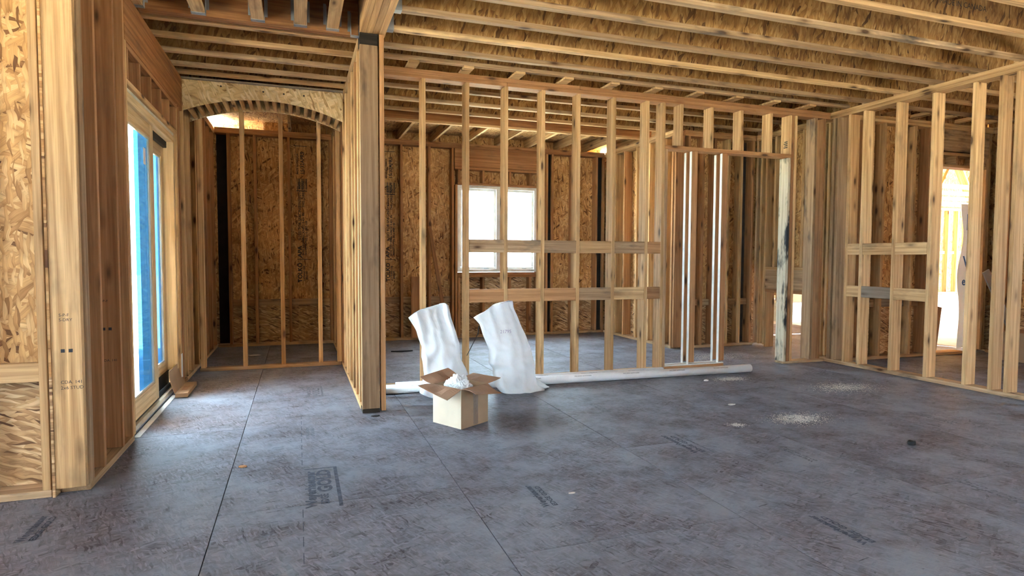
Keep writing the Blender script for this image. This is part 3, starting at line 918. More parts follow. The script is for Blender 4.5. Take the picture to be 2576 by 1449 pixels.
def joist_y(x, y0, y1, fw_=0.09, z=JZ, hang=None):
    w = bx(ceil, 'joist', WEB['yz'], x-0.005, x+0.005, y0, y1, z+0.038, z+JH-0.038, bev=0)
    m = LUM
    bx(w, 'bottom_flange', m, x-fw_/2, x+fw_/2, y0, y1, z+0.002, z+0.04)
    bx(w, 'top_flange', m, x-fw_/2, x+fw_/2, y0, y1, z+JH-0.038, z+JH)
    if hang is not None: hanger(w, x, hang, z+0.002, fw_, 'y', 1)
    return w
# right hand field, running along x from the flush beam
ys = [5.37-0.40*k for k in range(20)]
for y in ys:
    joist_x(y, 0.685, 6.27, hang=0.684 if y < 5.2 else None)
    joist_x(y+0.065, 6.20, 9.05)
joist_x(5.72, 0.65, 6.27, m=OLD, z=3.085)
for y in (6.16, 6.58, 7.08, 7.56):
    joist_x(y, 0.50, 6.40)
for k in range(10):      # short backing pieces on the partition plate
    x = 0.98+0.52*k
    bx(ceil, 'backing_block', LUM['x'], x, x+0.10, 5.69, 6.01, 3.061, 3.084)
for x in (6.55, 6.95, 7.35, 7.75, 8.15, 8.55):
    bx(ceil, 'backing_block', LUM['y'], x, x+0.09, 5.5, 5.76, 3.061, 3.1)
# flush beam over the post
for i in range(4):
    xa = 0.482+0.0505*i
    bx(ceil, 'beam_ply', lumber('beam_ply_%d' % i, 'y', (0.62, 0.37, 0.17), (0.42, 0.22, 0.09), stain=0.5, knots=False) if i == 0 else bpy.data.materials['beam_ply_0'],
       xa, xa+0.049, -2.6, 5.215, 3.05, 3.36)
# cross beam carrying the left field, and the nook joists behind it
bx(ceil, 'cross_beam', LVL['x'], -1.07, 0.48, 5.135, 5.18, 3.055, 3.36)
bx(ceil, 'cross_beam', LVL['x'], -1.07, 0.48, 5.182, 5.225, 3.055, 3.36)
for x in (-4.0, -3.6, -3.2, -2.8, -2.4, -2.0, -1.6):
    joist_y(x, -2.6, 3.93)
for x in (-1.07, -0.67, -0.265, 0.04, 0.28):
    joist_y(x, -2.6, 5.13, hang=5.134)
hanger(ceil, 0.45, 5.134, 3.03, 0.06, 'y', 1)
for y in (5.33, 5.73, 6.13, 6.53, 6.80):
    joist_x(y, -1.22, 0.62)
for y in (7.50, 7.95):
    joist_x(y, -1.22, 0.62)
# header in the office, rafters beyond it
bx(ceil, 'office_header', LVL['x'], 0.62, 4.98, 8.0, 8.045, 3.06, 3.36)
bx(ceil, 'office_header', LUM['x'], 0.62, 4.98, 7.985, 8.05, 3.03, 3.059)
for k in range(-2, 9):
    x = 0.95+0.52*k
    bx(ceil, 'rafter', LUM['y'], x-0.019, x+0.019, 8.05, 9.56, 3.062, 3.20)
# boarding above
def deck(x0, x1, y0, y1, z):
    y = y0
    row = 0
    while y < y1-0.01:
        ye = min(y+1.22, y1)
        x = x0-(1.22 if row % 2 else 0)
        while x < x1-0.01:
            xe = min(x+2.44, x1)
            xs = max(x, x0)
            if xe-xs > 0.02:
                bx(ceil, 'deck_panel', OSB['xy'], xs, xe, y, ye, z, z+0.018, bev=0)
            x += 2.44
        y = ye
        row += 1
deck(-4.42, 9.08, -2.76, 5.94, 3.361)
deck(-1.24, 6.49, 5.94, 8.05, 3.361)
deck(-1.24, 5.11, 8.05, 9.60, 3.202)
for a, b in ((-0.42, 0.62), (0.64, 4.42)):
    bx(ceil, 'eave_panel', OSB['xz'], a, b, 9.54, 9.552, 3.062, 3.20, bev=0.001)
bx(ceil, 'rim_board', OSB['yz'], 5.095, 5.107, 7.49, 9.5, 3.062, 3.36, bev=0.001)
bx(ceil, 'rim_board', OSB['xz'], 5.107, 6.47, 7.475, 7.487, 3.062, 3.36, bev=0.001)
bx(ceil, 'rim_board', OSB['yz'], 9.066, 9.078, -2.6, 5.94, 3.062, 3.36, bev=0.001)
bx(ceil, 'rim_board', OSB['xz'], -4.4, 9.06, -2.753, -2.741, 3.062, 3.36, bev=0.001)
bx(ceil, 'rim_board', OSB['xz'], 6.49, 9.06, 5.94, 5.952, 3.062, 3.36, bev=0.001)
bx(ceil, 'rim_board', OSB['yz'], -4.415, -4.403, -2.7, 3.94, 3.062, 3.36, bev=0.001)
# printed marks on one joist web
jw = [o for o in ceil.children if o.name.startswith('joist') and abs((wloc(o)).y-3.37) < 0.02 and wloc(o).x < 5]
if jw:
    for body, x in (('Premium', 3.35), ('PR-L274', 3.75), ('ESR-1752', 4.12), ('MADE IN CANADA', 4.55)):
        text(body, 0.06, INK, jw[0], (x, 3.3640, 3.19), (1, 0, 0), (0, 0, 1))

# printed columns on the nook and office sheathing
def panel_print(parent, x, y):
    def t(body, size, z, dx, bold=0.0012, sx=1.0):
        text(body, size, INK, parent, (x+dx, y, z), (0, 0, 1), (-1, 0, 0), bold=bold, sx=sx)
    t('TOLKO', 0.085, 0.90, 0.035, 0.002)
    t('T-STRAND OSB', 0.032, 0.92, 0.075)
    t('MILL 430', 0.032, 0.94, 0.110)
    bx(parent, 'printed_bar', INK, x-0.03, x+0.12, y-0.0006, y+0.0004, 1.235, 1.243, bev=0)
    t('APA', 0.075, 1.27, 0.032, 0.002, 1.2)
    t('RATED SHEATHING', 0.03, 1.30, 0.065)
    t('24/16 EXPOSURE 1', 0.03, 1.30, 0.100)
    t('SIZED FOR SPACING', 0.055, 1.52, 0.03)
    t('THICKNESS 0.451 IN', 0.045, 1.52, 0.075)
    t('PS 2-10  PRP-108', 0.04, 1.52, 0.115)
    t('STRENGTH AXIS', 0.05, 2.00, 0.03)
    t('THIS DIRECTION', 0.05, 2.00, 0.08)
    bx(parent, 'printed_bar', INK, x-0.03, x+0.12, y-0.0006, y+0.0004, 2.235, 2.247, bev=0)
    for k in range(9):
        bx(parent, 'printed_bar', INK, x-0.03+0.017*k, x-0.03+0.017*k+0.004+0.004*(k % 3), y-0.0006, y+0.0004, 2.26, 2.42, bev=0)
    t('MADE IN CANADA', 0.035, 2.48, 0.0)
    t('15/32APRS', 0.072, 2.48, 0.08)
    bx(parent, 'printed_bar', INK, x-0.05, x+0.12, y-0.0006, y+0.0004, 2.885, 2.893, bev=0)
    bx(parent, 'printed_bar', INK, x-0.035, x-0.031, y-0.0006, y+0.0004, 2.48, 2.885, bev=0)
panel_print(wnb, 0.02, 9.5413)
panel_print(wob, 1.30, 9.5413)
panel_print(wab, 6.16, 7.4675)
text('1532', 0.07, INK, wob, (4.15, 9.5413, 0.33), (1, 0, 0), (0, 0, 1))
text('APRS', 0.05, INK, wob, (4.5, 9.5413, 0.33), (1, 0, 0), (0, 0, 1))

# ------------------------------------------------------------ garage beyond (seen through the door and the low opening)
gf = bx(None, 'floor_garage', CONC, 6.49, 24.0, 5.96, 18.0, -0.30, -0.15, bev=0)
tag(gf, 'bright concrete garage slab beyond the door opening', 'floor', kind='structure')
wg = wall('wall_garage_back', (16, 13.5, -0.15), 'sunlit strand board garage wall seen through the door opening')
for k in range(26):
    bx(wg, 'stud', LUM['z'], 12.0+0.406*k, 12.038+0.406*k, 13.42, 13.56, 0.28, 2.78)
bx(wg, 'stem_wall', CONC, 6.5, 24.0, 13.38, 13.6, -0.15, 0.20, bev=0)
bx(wg, 'bottom_plate', LUM['x'], 6.5, 24.0, 13.42, 13.56, 0.20, 0.28)
bx(wg, 'top_plate', LUM['x'], 6.5, 24.0, 13.42, 13.56, 2.78, 2.86)
for k in range(7):
    bx(wg, 'sheathing_panel', OSB['xz'], 6.48+2.51*k, 8.99+2.51*k, 13.562, 13.574, -0.1, 5.2, bev=0)
for k in range(34):
    bx(wg, 'blocking', LUM['x'], 12.04+0.406*k, 12.40+0.406*k, 13.50, 13.555, 1.45, 1.54)
for j, y in enumerate((12.9, 11.9, 10.9, 9.9)):
    tr = empty('roof_truss', (16, y, 2.9), ('roof truss nearest the garage back wall', 'roof truss second from the garage back wall', 'roof truss third from the garage back wall', 'roof truss nearest the door into the house')[j], 'truss', 'garage roof trusses')
    bx(tr, 'bottom_chord', LUM['x'], 9.5, 23.5, y-0.02, y+0.02, 2.88, 2.98)
    bx(tr, 'top_chord', LUM['x'], 9.5, 23.5, y-0.02, y+0.02, 4.2, 4.3)
    for k in range(9):
        a = 10.0+1.5*k
        beam_between('web_member', (a, y, 2.98), (a+0.75, y, 4.2), 0.04, 0.09, LUM, tr, up=(0, 1, 0))
        beam_between('web_member', (a+0.75, y, 4.2), (a+1.5, y, 2.98), 0.04, 0.09, LUM, tr, up=(0, 1, 0))

gr_ = empty('ceiling_garage', (16, 9.7, 4.3), 'strand board roof deck over the garage trusses', 'ceiling', kind='structure')  # unseen deck, added with the three walls below to keep the garage dim
for k in range(7):
    bx(gr_, 'deck_panel', OSB['xy'], 6.45+2.5*k, min(24.0, 6.45+2.5*(k+1)), 5.93, 13.7, 4.301, 4.32, bev=0)
wgf = wall('wall_garage_front', (16, 6.0, 0), 'front wall of the garage with its wide vehicle doorway')  # unseen wall, added to hold back daylight around the doorway
for k in range(6):
    bx(wgf, 'sheathing_panel', OSB['xz'], 9.10+2.48*k, 9.10+2.48*(k+1), 5.956, 5.968, 2.5 if 2 <= k <= 4 else -0.15, 4.3, bev=0)
for k in range(12):
    bx(wgf, 'stud', LUM['z'], 9.2+1.2*k, 9.24+1.2*k, 5.969, 6.10, 2.5 if 14.0 < 9.2+1.2*k < 21.5 else -0.14, 4.29)
bx(wgf, 'sheathing_panel', OSB['xz'], 6.48, 9.10, 5.956, 5.968, 3.37, 4.3, bev=0)
wgl = wall('wall_garage_left', (6.5, 10, 0), 'left garage wall beyond the alcove')  # unseen wall, added to close the side against the sky
for k in range(3):
    bx(wgl, 'sheathing_panel', OSB['yz'], 6.474, 6.486, 7.49+2.05*k, 7.49+2.05*(k+1), -0.15, 4.3, bev=0)
bx(wgl, 'sheathing_panel', OSB['yz'], 6.474, 6.486, 5.94, 7.49, 3.37, 4.3, bev=0)
for k in range(8):
    bx(wgl, 'stud', LUM['z'], 6.487, 6.60, 7.6+0.8*k, 7.64+0.8*k, -0.14, 4.29)
wgr = wall('wall_garage_right', (24, 10, 0), 'far end wall of the garage with an open doorway')  # unseen end wall, added so only its doorway lets light in
bx(wgr, 'sheathing_panel', OSB['yz'], 24.0, 24.012, 5.96, 7.6, -0.15, 4.3, bev=0)
bx(wgr, 'sheathing_panel', OSB['yz'], 24.0, 24.012, 7.6, 12.6, 2.5, 4.3, bev=0)
bx(wgr, 'sheathing_panel', OSB['yz'], 24.0, 24.012, 12.6, 13.7, -0.15, 4.3, bev=0)
for y in (6.2, 7.0, 7.57, 12.62, 13.2):
    bx(wgr, 'stud', LUM['z'], 23.86, 23.999, y, y+0.04, -0.14, 4.29)

# stacked foam boards with cartons on top
fb = empty('foam_board_stack', (11.6, 11.4, -0.15), 'stack of pale blue foam boards under pink cartons in the garage', 'foam boards')
for k in range(7):
    o = random.uniform(-0.02, 0.02)
    bx(fb, 'foam_board', FOAM, 10.3+o, 13.4+o, 10.9, 12.1, -0.149+0.061*k, -0.09+0.061*k)
def carton(x, y, z, w, d, h, mat, label, mark=True):
    t = empty('carton', (x, y, z), label, 'carton', 'cartons in the garage')
    bx(t, 'body', mat, x-w/2, x+w/2, y-d/2, y+d/2, z, z+h)
    bx(t, 'lid_seam', CARD, x-w/2+0.01, x+w/2-0.01, y-0.02, y+0.02, z+h, z+h+0.002, bev=0)
    if mark:
        n = 20
        vs = [(x+0.08*math.cos(2*math.pi*i/n)*s, y-d/2-0.001, z+h*0.62+0.08*math.sin(2*math.pi*i/n)*s) for s in (1, 0.72) for i in range(n)]
        mesh_from('printed_ring', vs, [(i, (i+1) % n, n+(i+1) % n, n+i) for i in range(n)], REDP, t, (x, y-d/2, z+h*0.6))
        bx(t, 'printed_panel', REDP, x-0.09, x+0.09, y-d/2-0.0015, y-d/2-0.0005, z+h*0.18, z+h*0.36, bev=0)
    return t
carton(11.9, 11.4, 0.282, 0.62, 0.5, 0.34, PINKC, 'lower pink carton on the foam boards in the garage')
carton(11.92, 11.4, 0.626, 0.60, 0.5, 0.52, PINKC, 'pink carton with a ring mark in the middle of the garage stack')
carton(11.9, 11.42, 1.15, 0.60, 0.5, 0.5, PINKC, 'topmost pink carton of the garage stack')
carton(12.6, 11.4, 0.282, 0.55, 0.5, 0.4, CARD, 'brown carton right of the pink cartons in the garage', False)
carton(11.0, 11.4, 0.282, 0.6, 0.5, 0.42, CARD, 'brown carton left of the pink cartons in the garage', False)

# lit board outside the eaves; soffit and deck are added to shade it
bx(ceil, 'fascia_board', OSB['xz'], -1.24, 5.2, 10.05, 10.065, 3.0, 3.22, bev=0)
bx(ceil, 'shade_soffit', OSB['xy'], -1.0, 5.2, 9.56, 10.05, 3.03, 3.042, bev=0)
bx(ceil, 'shade_deck', OSB['xy'], -1.24, 5.2, 9.60, 10.065, 3.2215, 3.235, bev=0)
bx(ceil, 'lookout', LUM['y'], -0.45, -0.41, 9.60, 10.04, 3.062, 3.2)
bx(ceil, 'lookout', LUM['y'], 4.40, 4.44, 9.60, 10.04, 3.062, 3.2)

# house wrap and scraps at the garage door
hw = empty('house_wrap_sheet', (8.75, 5.97, 0), 'white house wrap with blue lettering hanging at the door jamb', 'sheet')
n = 24
vs, fs = [], []
for side in (0, 1):
    for i in range(n+1):
        z = 0.04+2.0*i/n
        e = 0.03*math.sin(z*5.0)+0.05*max(0, z-1.5)
        vs += [(8.65+e, 5.965+0.004*side+0.012*math.sin(z*7), z), (8.86, 5.965+0.004*side, z)]
m = 2*(n+1)
for i in range(n):
    a = 2*i
    fs += [(a, a+1, a+3, a+2), (m+a, m+a+2, m+a+3, m+a+1), (a, a+2, m+a+2, m+a), (a+1, m+a+1, m+a+3, a+3)]
hs = mesh_from('sheet', vs, fs, WRAPT, hw, (8.75, 5.97, 0.9))
text('eV', 0.16, BLUEP, hw, (8.68, 5.950, 0.92), (1, 0, 0), (0, 0, 1), bold=0.004)
text('VC', 0.2, BLUEP, hw, (8.69, 5.950, 1.18), (1, 0, 0), (0, 0, 1), bold=0.006)
bx(hw, 'printed_panel', BLUEP, 8.74, 8.86, 5.949, 5.9505, 1.68, 1.90, bev=0)
sb = beam_between('scrap_board', (8.20, 6.02, -0.14), (8.44, 6.12, 0.62), 0.16, 0.014, RED, None, up=(0.3, 1, 0))
tag(sb, 'reddish scrap board leaning in the garage doorway', 'board')

# side room: carton and leaning trim at the right edge
t = empty('carton', (8.62, 5.05, 0), 'brown carton on the floor at the right edge behind the studs', 'carton')
bx(t, 'body', CARD, 8.42, 8.86, 4.80, 5.25, 0.002, 0.36)
bx(t, 'lid', CARDI, 8.415, 8.865, 4.795, 5.255, 0.361, 0.372)
text('LG', 0.07, WHITE, t, (8.5, 4.799, 0.12), (1, 0, 0), (0, 0, 1))
lt = beam_between('metal_trim', (8.86, 5.32, 0.10), (8.30, 5.42, 1.12), 0.10, 0.02, GALV, None, up=(0.2, 1, 0))
lt.location = (8.60, 5.36, 0.62)
tag(lt, 'long metal trim leaning in the room at the far right', 'trim piece')

# ------------------------------------------------------------ pipes on the floor
def pipe(a, b, r, label):
    t = empty('plastic_pipe', ((a[0]+b[0])/2, (a[1]+b[1])/2, 0), label, 'pipe', 'white plastic pipes')
    cyl('tube', a, b, r, PVC, t, 28, r*0.86)
    d = (Vector(b)-Vector(a)).normalized()
    nrm = Vector((d.y, -d.x, 0)).normalized()
    if nrm.y > 0: nrm = -nrm
    k = 0
    L = (Vector(b)-Vector(a)).length
    up = (nrm*0.85+Vector((0, 0, 0.52))).normalized()
    s = 0.25
    while s < L-0.4:
        p = Vector(a)+d*s+up*(r+0.0006)
        text('PVC-DWV ASTM D2665', 0.018, INK, t, p, d, up.cross(d)*-1 if (d.cross(up).z > 0) else d.cross(up)*-1)
        s += 0.55
    return t
pipe((0.74, 5.705, 0.0445), (4.79, 5.575, 0.0445), 0.0435, 'longer white plastic pipe lying in front on the floor')
pipe((0.86, 5.80, 0.0445), (3.74, 5.72, 0.0445), 0.0435, 'shorter white plastic pipe behind, close to the bottom plate')

# ------------------------------------------------------------ sacks
def poly(pts, t):
    """point on a polyline by normalised length"""
    P = [Vector((a, b)) for a, b in pts]
    d = [0]
    for p, q in zip(P[:-1], P[1:]): d.append(d[-1]+(q-p).length)
    s = t*d[-1]
    for i in range(len(P)-1):
        if s <= d[i+1] or i == len(P)-2:
            f = (s-d[i])/max(1e-6, d[i+1]-d[i])
            return P[i].lerp(P[i+1], min(1, max(0, f)))
def sack(name, label, Lp, Rp, top, yc, depth, seed):
    NU, NV = 72, 64
    vs, fs = [], []
    for j in range(NV+1):
        t = j/NV
        l, r = poly(Lp, t), poly(Rp, t)
        dd = depth(t)
        for i in range(NU):
            a = 2*math.pi*i/NU
            u = (1-math.cos(a))/2
            v = math.sin(a)
            q = l.lerp(r, u)
            x, z = q.x, q.y
            if t < 0.22:
                tz = 0
                for (u0, z0), (u1, z1) in zip(top[:-1], top[1:]):
                    if u0 <= u <= u1:
                        tz = z0+(z1-z0)*(u-u0)/max(1e-6, u1-u0)
                z += tz*(1-t/0.22)**2
            sv = math.copysign(abs(v)**0.75, v)
            y = yc(t)-sv*dd
            p = Vector((x, y, z))
            w = u if v >= 0 else 2-u          # runs around the sack
            def ridge(a, b, c):
                return (1-abs(noise.noise(Vector((a, b, c))))*2.2)
            sm = min(1, max(0, (t-0.3)/0.4))
            disp = 0.020*noise.noise(Vector((w*2.4+seed, t*2.0, seed)))
            disp += 0.016*ridge(w*4.2+t*1.4+seed, t*1.3, seed*2)*(1-0.4*sm)
            disp += 0.030*ridge(w*1.9+t*3.2+seed, t*2.6-w, seed*3)*sm
            disp += 0.011*ridge(w*3.0-t*5.0, t*6+w*2, seed*5)
            disp += 0.0045*noise.noise(Vector((w*26+seed, t*4, 1)))*max(0, 1-t*2.2)
            disp -= 0.012
            edge = min(1.0, abs(v)*1.8+0.15)
            y -= math.copysign(1, v)*disp*edge if abs(v) > 0.02 else 0
            x += 0.008*noise.noise(Vector((z*9, seed, x*3)))
            vs.append((x, y, max(0.002, z)))
    for j in range(NV):
        for i in range(NU):
            i2 = (i+1) % NU
            fs.append((j*NU+i, j*NU+i2, (j+1)*NU+i2, (j+1)*NU+i))
    fs.append(tuple(range(NU-1, -1, -1)))
    fs.append(tuple(range(NV*NU, NV*NU+NU)))
    cx = sum(v[0] for v in vs)/len(vs)
    t_ = empty(name, (cx, yc(1.0), 0), label, 'sack', 'white sacks by the partition')
    o = mesh_from('bag', vs, fs, SACK, t_, (cx, yc(0.5), 0.4), smooth=True)
    return t_
sackA = sack('plastic_sack', 'upright white sack behind the open box, leaning left', 
     [(0.942, 0.745), (1.003, 0.609), (1.054, 0.462), (1.053, 0.363), (1.071, 0.253), (1.075, 0.20), (1.05, 0.12), (1.035, 0.04), (1.10, 0.002)],
     [(1.306, 0.80), (1.33, 0.734), (1.362, 0.614), (1.409, 0.484), (1.419, 0.335), (1.457, 0.249), (1.495, 0.165), (1.52, 0.05), (1.46, 0.002)],
     [(0, -0.02), (0.16, 0.02), (0.31, 0.04), (0.64, 0.02), (0.76, 0.06), (0.9, 0.06), (1.0, 0.03)],
     lambda t: 5.53-0.045*t, lambda t: 0.012+0.100*min(1, t*1.4)+0.02*max(0, t-0.7), 3.1)
sackB = sack('plastic_sack', 'fuller white sack on the right with a purple number', 
     [(1.547, 0.74), (1.605, 0.653), (1.638, 0.541), (1.693, 0.407), (1.693, 0.274), (1.735, 0.226), (1.735, 0.14), (1.75, 0.06), (1.80, 0.002)],
     [(1.934, 0.83), (1.946, 0.774), (1.994, 0.678), (2.066, 0.513), (2.107, 0.416), (2.133, 0.27), (2.139, 0.154), (2.16, 0.07), (2.24, 0.002)],
     [(0, -0.03), (0.28, 0.0), (0.42, 0.02), (0.5, 0.04), (0.65, 0.045), (0.9, 0.045), (1.0, 0.03)],
     lambda t: 5.52-0.055*t, lambda t: 0.012+0.100*min(1, t*1.5)+0.02*max(0, t-0.6), 8.7)
# trailing corner of the second sack
vs, fs = [], []
for j in range(9):
    s = j/8
    for i in range(12):
        a = 2*math.pi*i/12
        w = 0.075*(1-s)**0.8+0.006
        hgt = 0.055*(1-s)+0.004
        vs.append((2.14+0.17*s, 5.47+0.03*s+w*math.cos(a)*1.1+0.01*noise.noise(Vector((s*6, i, 2))), max(0.002, hgt*(1+math.sin(a))+0.012*noise.noise(Vector((s*7, i*0.9, 5))))))
for j in range(8):
    for i in range(12):
        i2 = (i+1) % 12
        fs.append((j*12+i, j*12+i2, (j+1)*12+i2, (j+1)*12+i))
fs.append(tuple(range(96, 108)))
mesh_from('trailing_corner', vs, fs, SACK, sackB, (2.2, 5.49, 0.03), smooth=True)
PURP = plain('purple_ink', (0.42, 0.36, 0.55), 0.7)
text('21795', 0.045, PURP, sackB, (1.765, 5.385, 0.57), (1, 0, 0), (0, -0.1, 1))
beam_between('tie_cord', (1.60, 5.52, 0.63), (1.585, 5.50, 0.55), 0.008, 0.008, BLACKM, sackB)
beam_between('tie_cord', (1.585, 5.50, 0.56), (1.475, 5.49, 0.36), 0.006, 0.006, BLACKM, sackB)

# ------------------------------------------------------------ open cardboard box
BA, BB, BC = Vector((0.972, 4.615)), Vector((1.124, 4.345)), Vector((1.378, 4.505))
BD = BA+BC-BB
BH = 0.30
cb = empty('cardboard_box', (1.175, 4.56, 0), 'open brown cardboard box with spread flaps in the middle of the floor', 'box')
def side(p, q, mat):
    return plate('side_panel', [(p.x, p.y, 0.002), (q.x, q.y, 0.002), (q.x, q.y, BH), (p.x, p.y, BH)], 0.005, mat, cb)
side(BA, BB, CARD_LIT); s_bc = side(BB, BC, CARD); side(BC, BD, CARD); side(BD, BA, CARD)  # left panel is paler: light falling on it is put into its colour
plate('base_panel', [(BA.x, BA.y, 0.006), (BB.x, BB.y, 0.006), (BC.x, BC.y, 0.006), (BD.x, BD.y, 0.006)], 0.005, CARDI, cb)
def flap(p, q, a1, a2, L=0.15, mat=CARDI, inset=0.004):
    e = (q-p).normalized()
    nn = Vector((e.y, -e.x))
    if nn.dot((p+q)/2-(BA+BC)/2) < 0: nn = -nn
    rows = 7
    vs, fs = [], []
    for side_ in (0, 1):
        for i in range(rows+1):
            s = i/rows
            for j in range(5):
                k = j/4
                ph = math.radians(a1+(a2-a1)*k)
                bend = 0.012*math.sin(s*math.pi)*math.sin(k*9+p.x*7)
                b = p.lerp(q, inset+(1-2*inset)*k)
                r = L*s
                x = b.x+nn.x*r*math.cos(ph)
                y = b.y+nn.y*r*math.cos(ph)
                z = BH+0.001+r*math.sin(ph)+bend
                vs.append((x, y, z-0.004*side_))
    m = (rows+1)*5
    for i in range(rows):
        for j in range(4):
            a = i*5+j
            fs.append((a, a+1, a+6, a+5))
            fs.append((m+a, m+a+5, m+a+6, m+a+1))
    rim = [i*5 for i in range(rows+1)]+[rows*5+j for j in range(1, 5)]+[i*5+4 for i in range(rows-1, -1, -1)]+[3, 2, 1]
    for a, b in zip(rim, rim[1:]+rim[:1]):
        fs.append((a, m+a, m+b, b))
    mid = (p+q)/2
    return mesh_from('flap', vs, fs, mat, cb, (mid.x, mid.y, BH))
flap(BA, BB, 3, -22)
flap(BB, BC, -6, -22)
flap(BC, BD, 8, 8)
flap(BD, BA, 26, 14)
# tape down the seam of the right face
mid = BB.lerp(BC, 0.52)
e = (BC-BB).normalized()
nn = Vector((e.y, -e.x))
vs, fs = [], []
for i in range(15):
    z = 0.01+0.26*i/14
    for j in range(6):
        w = (j/5-0.5)*0.052
        o = 0.0035+0.004*abs(noise.noise(Vector((w*80, z*40, 1.7))))
        p = mid+e*w+nn*o
        vs.append((p.x, p.y, z))
for i in range(14):
    for j in range(5):
        a = i*6+j
        fs.append((a, a+1, a+7, a+6))
mesh_from('tape_strip', vs, fs, TAPE, cb, (mid.x, mid.y, 0.14), smooth=False)
# crumpled packing plastic inside
bm = bmesh.new()
bmesh.ops.create_icosphere(bm, subdivisions=5, radius=1.0)
for v in bm.verts:
    d = v.co.normalized()
    k = 1+0.30*noise.noise(d*2.3)+0.22*abs(noise.noise(d*5.1+Vector((3, 1, 2))))-0.10*abs(noise.noise(d*11))
    v.co = Vector((d.x*0.105*k, d.y*0.10*k, d.z*0.12*k))
me = bpy.data.meshes.new('plastic')
bm.to_mesh(me); bm.free()
pk = link('crumpled_plastic', me, None, (1.16, 4.575, 0.235), SACK)
tag(pk, 'crumpled white packing plastic stuffed in the open box', 'packing plastic')

# ------------------------------------------------------------ small carton by the patio door
sc = empty('flat_carton', (-1.03, 6.40, 0), 'flat brown carton with raised lid beside the patio door', 'carton')
bx(sc, 'tray', CARD, -1.055, -0.955, 6.12, 6.66, 0.007, 0.045)
bx(sc, 'label_print', CARDI, -1.03, -0.98, 6.26, 6.46, 0.0455, 0.046, bev=0)
vs, fs = [], []
for sd in (0, 1):
    for i in range(7):
        s = i/6
        z = 0.045+0.20*s
        x = -1.056-0.045*math.sin(s*1.6)
        vs += [(x-0.004*sd, 6.12+0.02*s, z), (x-0.004*sd, 6.66-0.02*s, z-0.0*s)]
for i in range(6):
    a = 2*i
    fs += [(a, a+1, a+3, a+2), (14+a, 14+a+2, 14+a+3, 14+a+1), (a, a+2, 14+a+2, 14+a), (a+1, 14+a+1, 14+a+3, a+3)]
fs += [(12, 13, 27, 26)]
mesh_from('lid', vs, fs, CARD, sc, (-1.08, 6.4, 0.15))

# ------------------------------------------------------------ loose boards and scraps in the office
o = bx(None, 'short_board', RED['z'], 1.62, 1.80, 9.30, 9.335, 0.042, 0.98)
tag(o, 'short reddish board standing upright against the office back wall', 'board')
o = beam_between('leaning_stick', (2.18, 9.20, 0.0), (1.92, 9.37, 1.75), 0.06, 0.018, RED, None, up=(0, 1, 0))
tag(o, 'thin stick leaning against the office back wall left of the window', 'board')
def scrap(name, x, y, w, d, h, mat, label, cat='scrap', seed=0):
    n = 14
    vs = []
    for zz in (0.001, h):
        for i in range(n):
            a = 2*math.pi*i/n
            k = 1+0.35*noise.noise(Vector((math.cos(a)*1.5+seed, math.sin(a)*1.5, seed)))
            vs.append((x+w*k*math.cos(a), y+d*k*math.sin(a), zz*(1+0.5*noise.noise(Vector((a, seed, 1)))) if zz > 0.002 else 0.001))
    fs = [tuple(range(n-1, -1, -1)), tuple(range(n, 2*n))]+[(i, (i+1) % n, n+(i+1) % n, n+i) for i in range(n)]
    o = mesh_from(name, vs, fs, mat, None, (x, y, 0))
    return tag(o, label, cat)
scrap('rubber_strip', 1.32, 8.27, 0.14, 0.035, 0.012, BLACKM, 'flat black strip lying on the office floor', seed=1)
scrap('paper_scrap', -0.55, 8.52, 0.075, 0.04, 0.004, WHITE, 'small white paper scrap on the nook floor', 'paper', 2)
scrap('wood_chip', 4.45, 6.25, 0.04, 0.02, 0.012, WHITE, 'pale chip on the floor beyond the pocket door frame', seed=3)
scrap('wood_chip', 4.0, 5.30, 0.03, 0.012, 0.012, WHITE, 'pale chip on the floor just in front of the long pipe', seed=4)
scrap('dark_debris', 3.98, 3.02, 0.03, 0.02, 0.02, BLACKM, 'small dark debris on the open floor at right', seed=5)
scrap('dark_debris', 3.66, 2.02, 0.03, 0.02, 0.015, BLACKM, 'dark debris near the lower right edge of the floor', seed=6)
scrap('bark_chip', 0.57, 4.93, 0.035, 0.014, 0.008, BLACKM, 'dark bark chip on the floor in front of the post', seed=7)
scrap('wood_shaving', 1.38, 2.96, 0.02, 0.008, 0.006, DUST, 'tiny pale shaving on the floor near the stamped lettering at centre', seed=8)
scrap('dry_leaf', -0.33, 3.98, 0.022, 0.016, 0.008, RED['x'], 'small brown leaf on the floor left of the printed block', 'leaf', 9)
scrap('wood_chip', 3.55, 4.35, 0.035, 0.016, 0.008, DUST, 'pale chip beside the sawdust patch', seed=10)
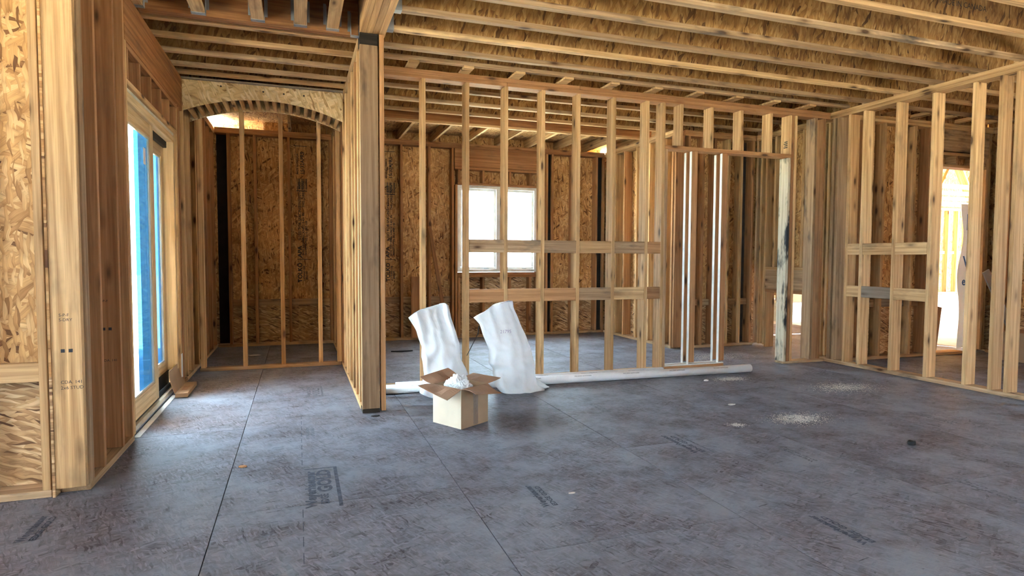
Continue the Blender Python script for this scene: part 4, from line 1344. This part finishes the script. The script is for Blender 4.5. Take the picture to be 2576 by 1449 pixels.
# sawdust patches
def dustpatch(x, y, w, d, label, n, seed):
    rnd = random.Random(seed)
    vs, fs = [], []
    for k in range(n):
        a = rnd.gauss(0, 0.45); b = rnd.gauss(0, 0.45)
        px, py = x+a*w, y+b*d
        s = rnd.uniform(0.002, 0.006)
        th = rnd.uniform(0, 6.28)
        i0 = len(vs)
        for q in range(3):
            vs.append((px+s*math.cos(th+q*2.1)*rnd.uniform(0.5, 1.6), py+s*math.sin(th+q*2.1), 0.0015))
        vs.append((px, py, 0.0035))
        fs += [(i0, i0+1, i0+3), (i0+1, i0+2, i0+3), (i0+2, i0, i0+3)]
    o = mesh_from('sawdust', vs, fs, DUST, None, (x, y, 0))
    return tag(o, label, 'sawdust', kind='stuff')
dustpatch(3.75, 3.80, 0.26, 0.16, 'pale sawdust spill in the middle of the right floor', 1800, 1)
dustpatch(3.16, 3.80, 0.07, 0.05, 'small pale sawdust patch left of the spill', 250, 2)
dustpatch(5.1, 4.6, 0.35, 0.20, 'pale sawdust spill near the right partition', 1800, 3)
dustpatch(4.3, 5.30, 0.22, 0.10, 'pale sawdust spill in front of the pipe end', 700, 4)
dustpatch(5.1, 6.6, 0.5, 0.35, 'wood dust scattered behind the door opening', 1500, 5)

# grade stamps on the near left corner stud
for body, size, z in (('S-P-F', 0.022, 0.955), ('S-DRY', 0.022, 0.93), ('CDA. 141', 0.024, 0.60), ('2x6 STUD', 0.024, 0.57)):
    text(body, size, INK, wl, (-1.185, 3.7893, z), (1, 0, 0), (0, 0, 1), name='grade_stamp')
for x in (-1.18, -1.145):
    bx(wl, 'grade_stamp', INK, x, x+0.018, 3.7888, 3.7896, 0.765, 0.783, bev=0)
for body, size, z in (('S-P-F', 0.022, 0.98), ('CDA. 141', 0.022, 0.60)):
    text(body, size, INK, wl, (-1.19, 4.5105, z), (1, 0, 0), (0, 0, 1), name='grade_stamp')
for x in (-1.18, -1.145):
    bx(wl, 'grade_stamp', INK, x, x+0.018, 4.5100, 4.5108, 0.80, 0.818, bev=0)
for x, z in ((5.552, 0),):
    for k in range(4):
        bx(wc, 'grade_stamp', INK, 5.5443, 5.5449, 5.90, 5.96-0.01*(k % 2), 2.60+0.022*k, 2.612+0.022*k, bev=0)
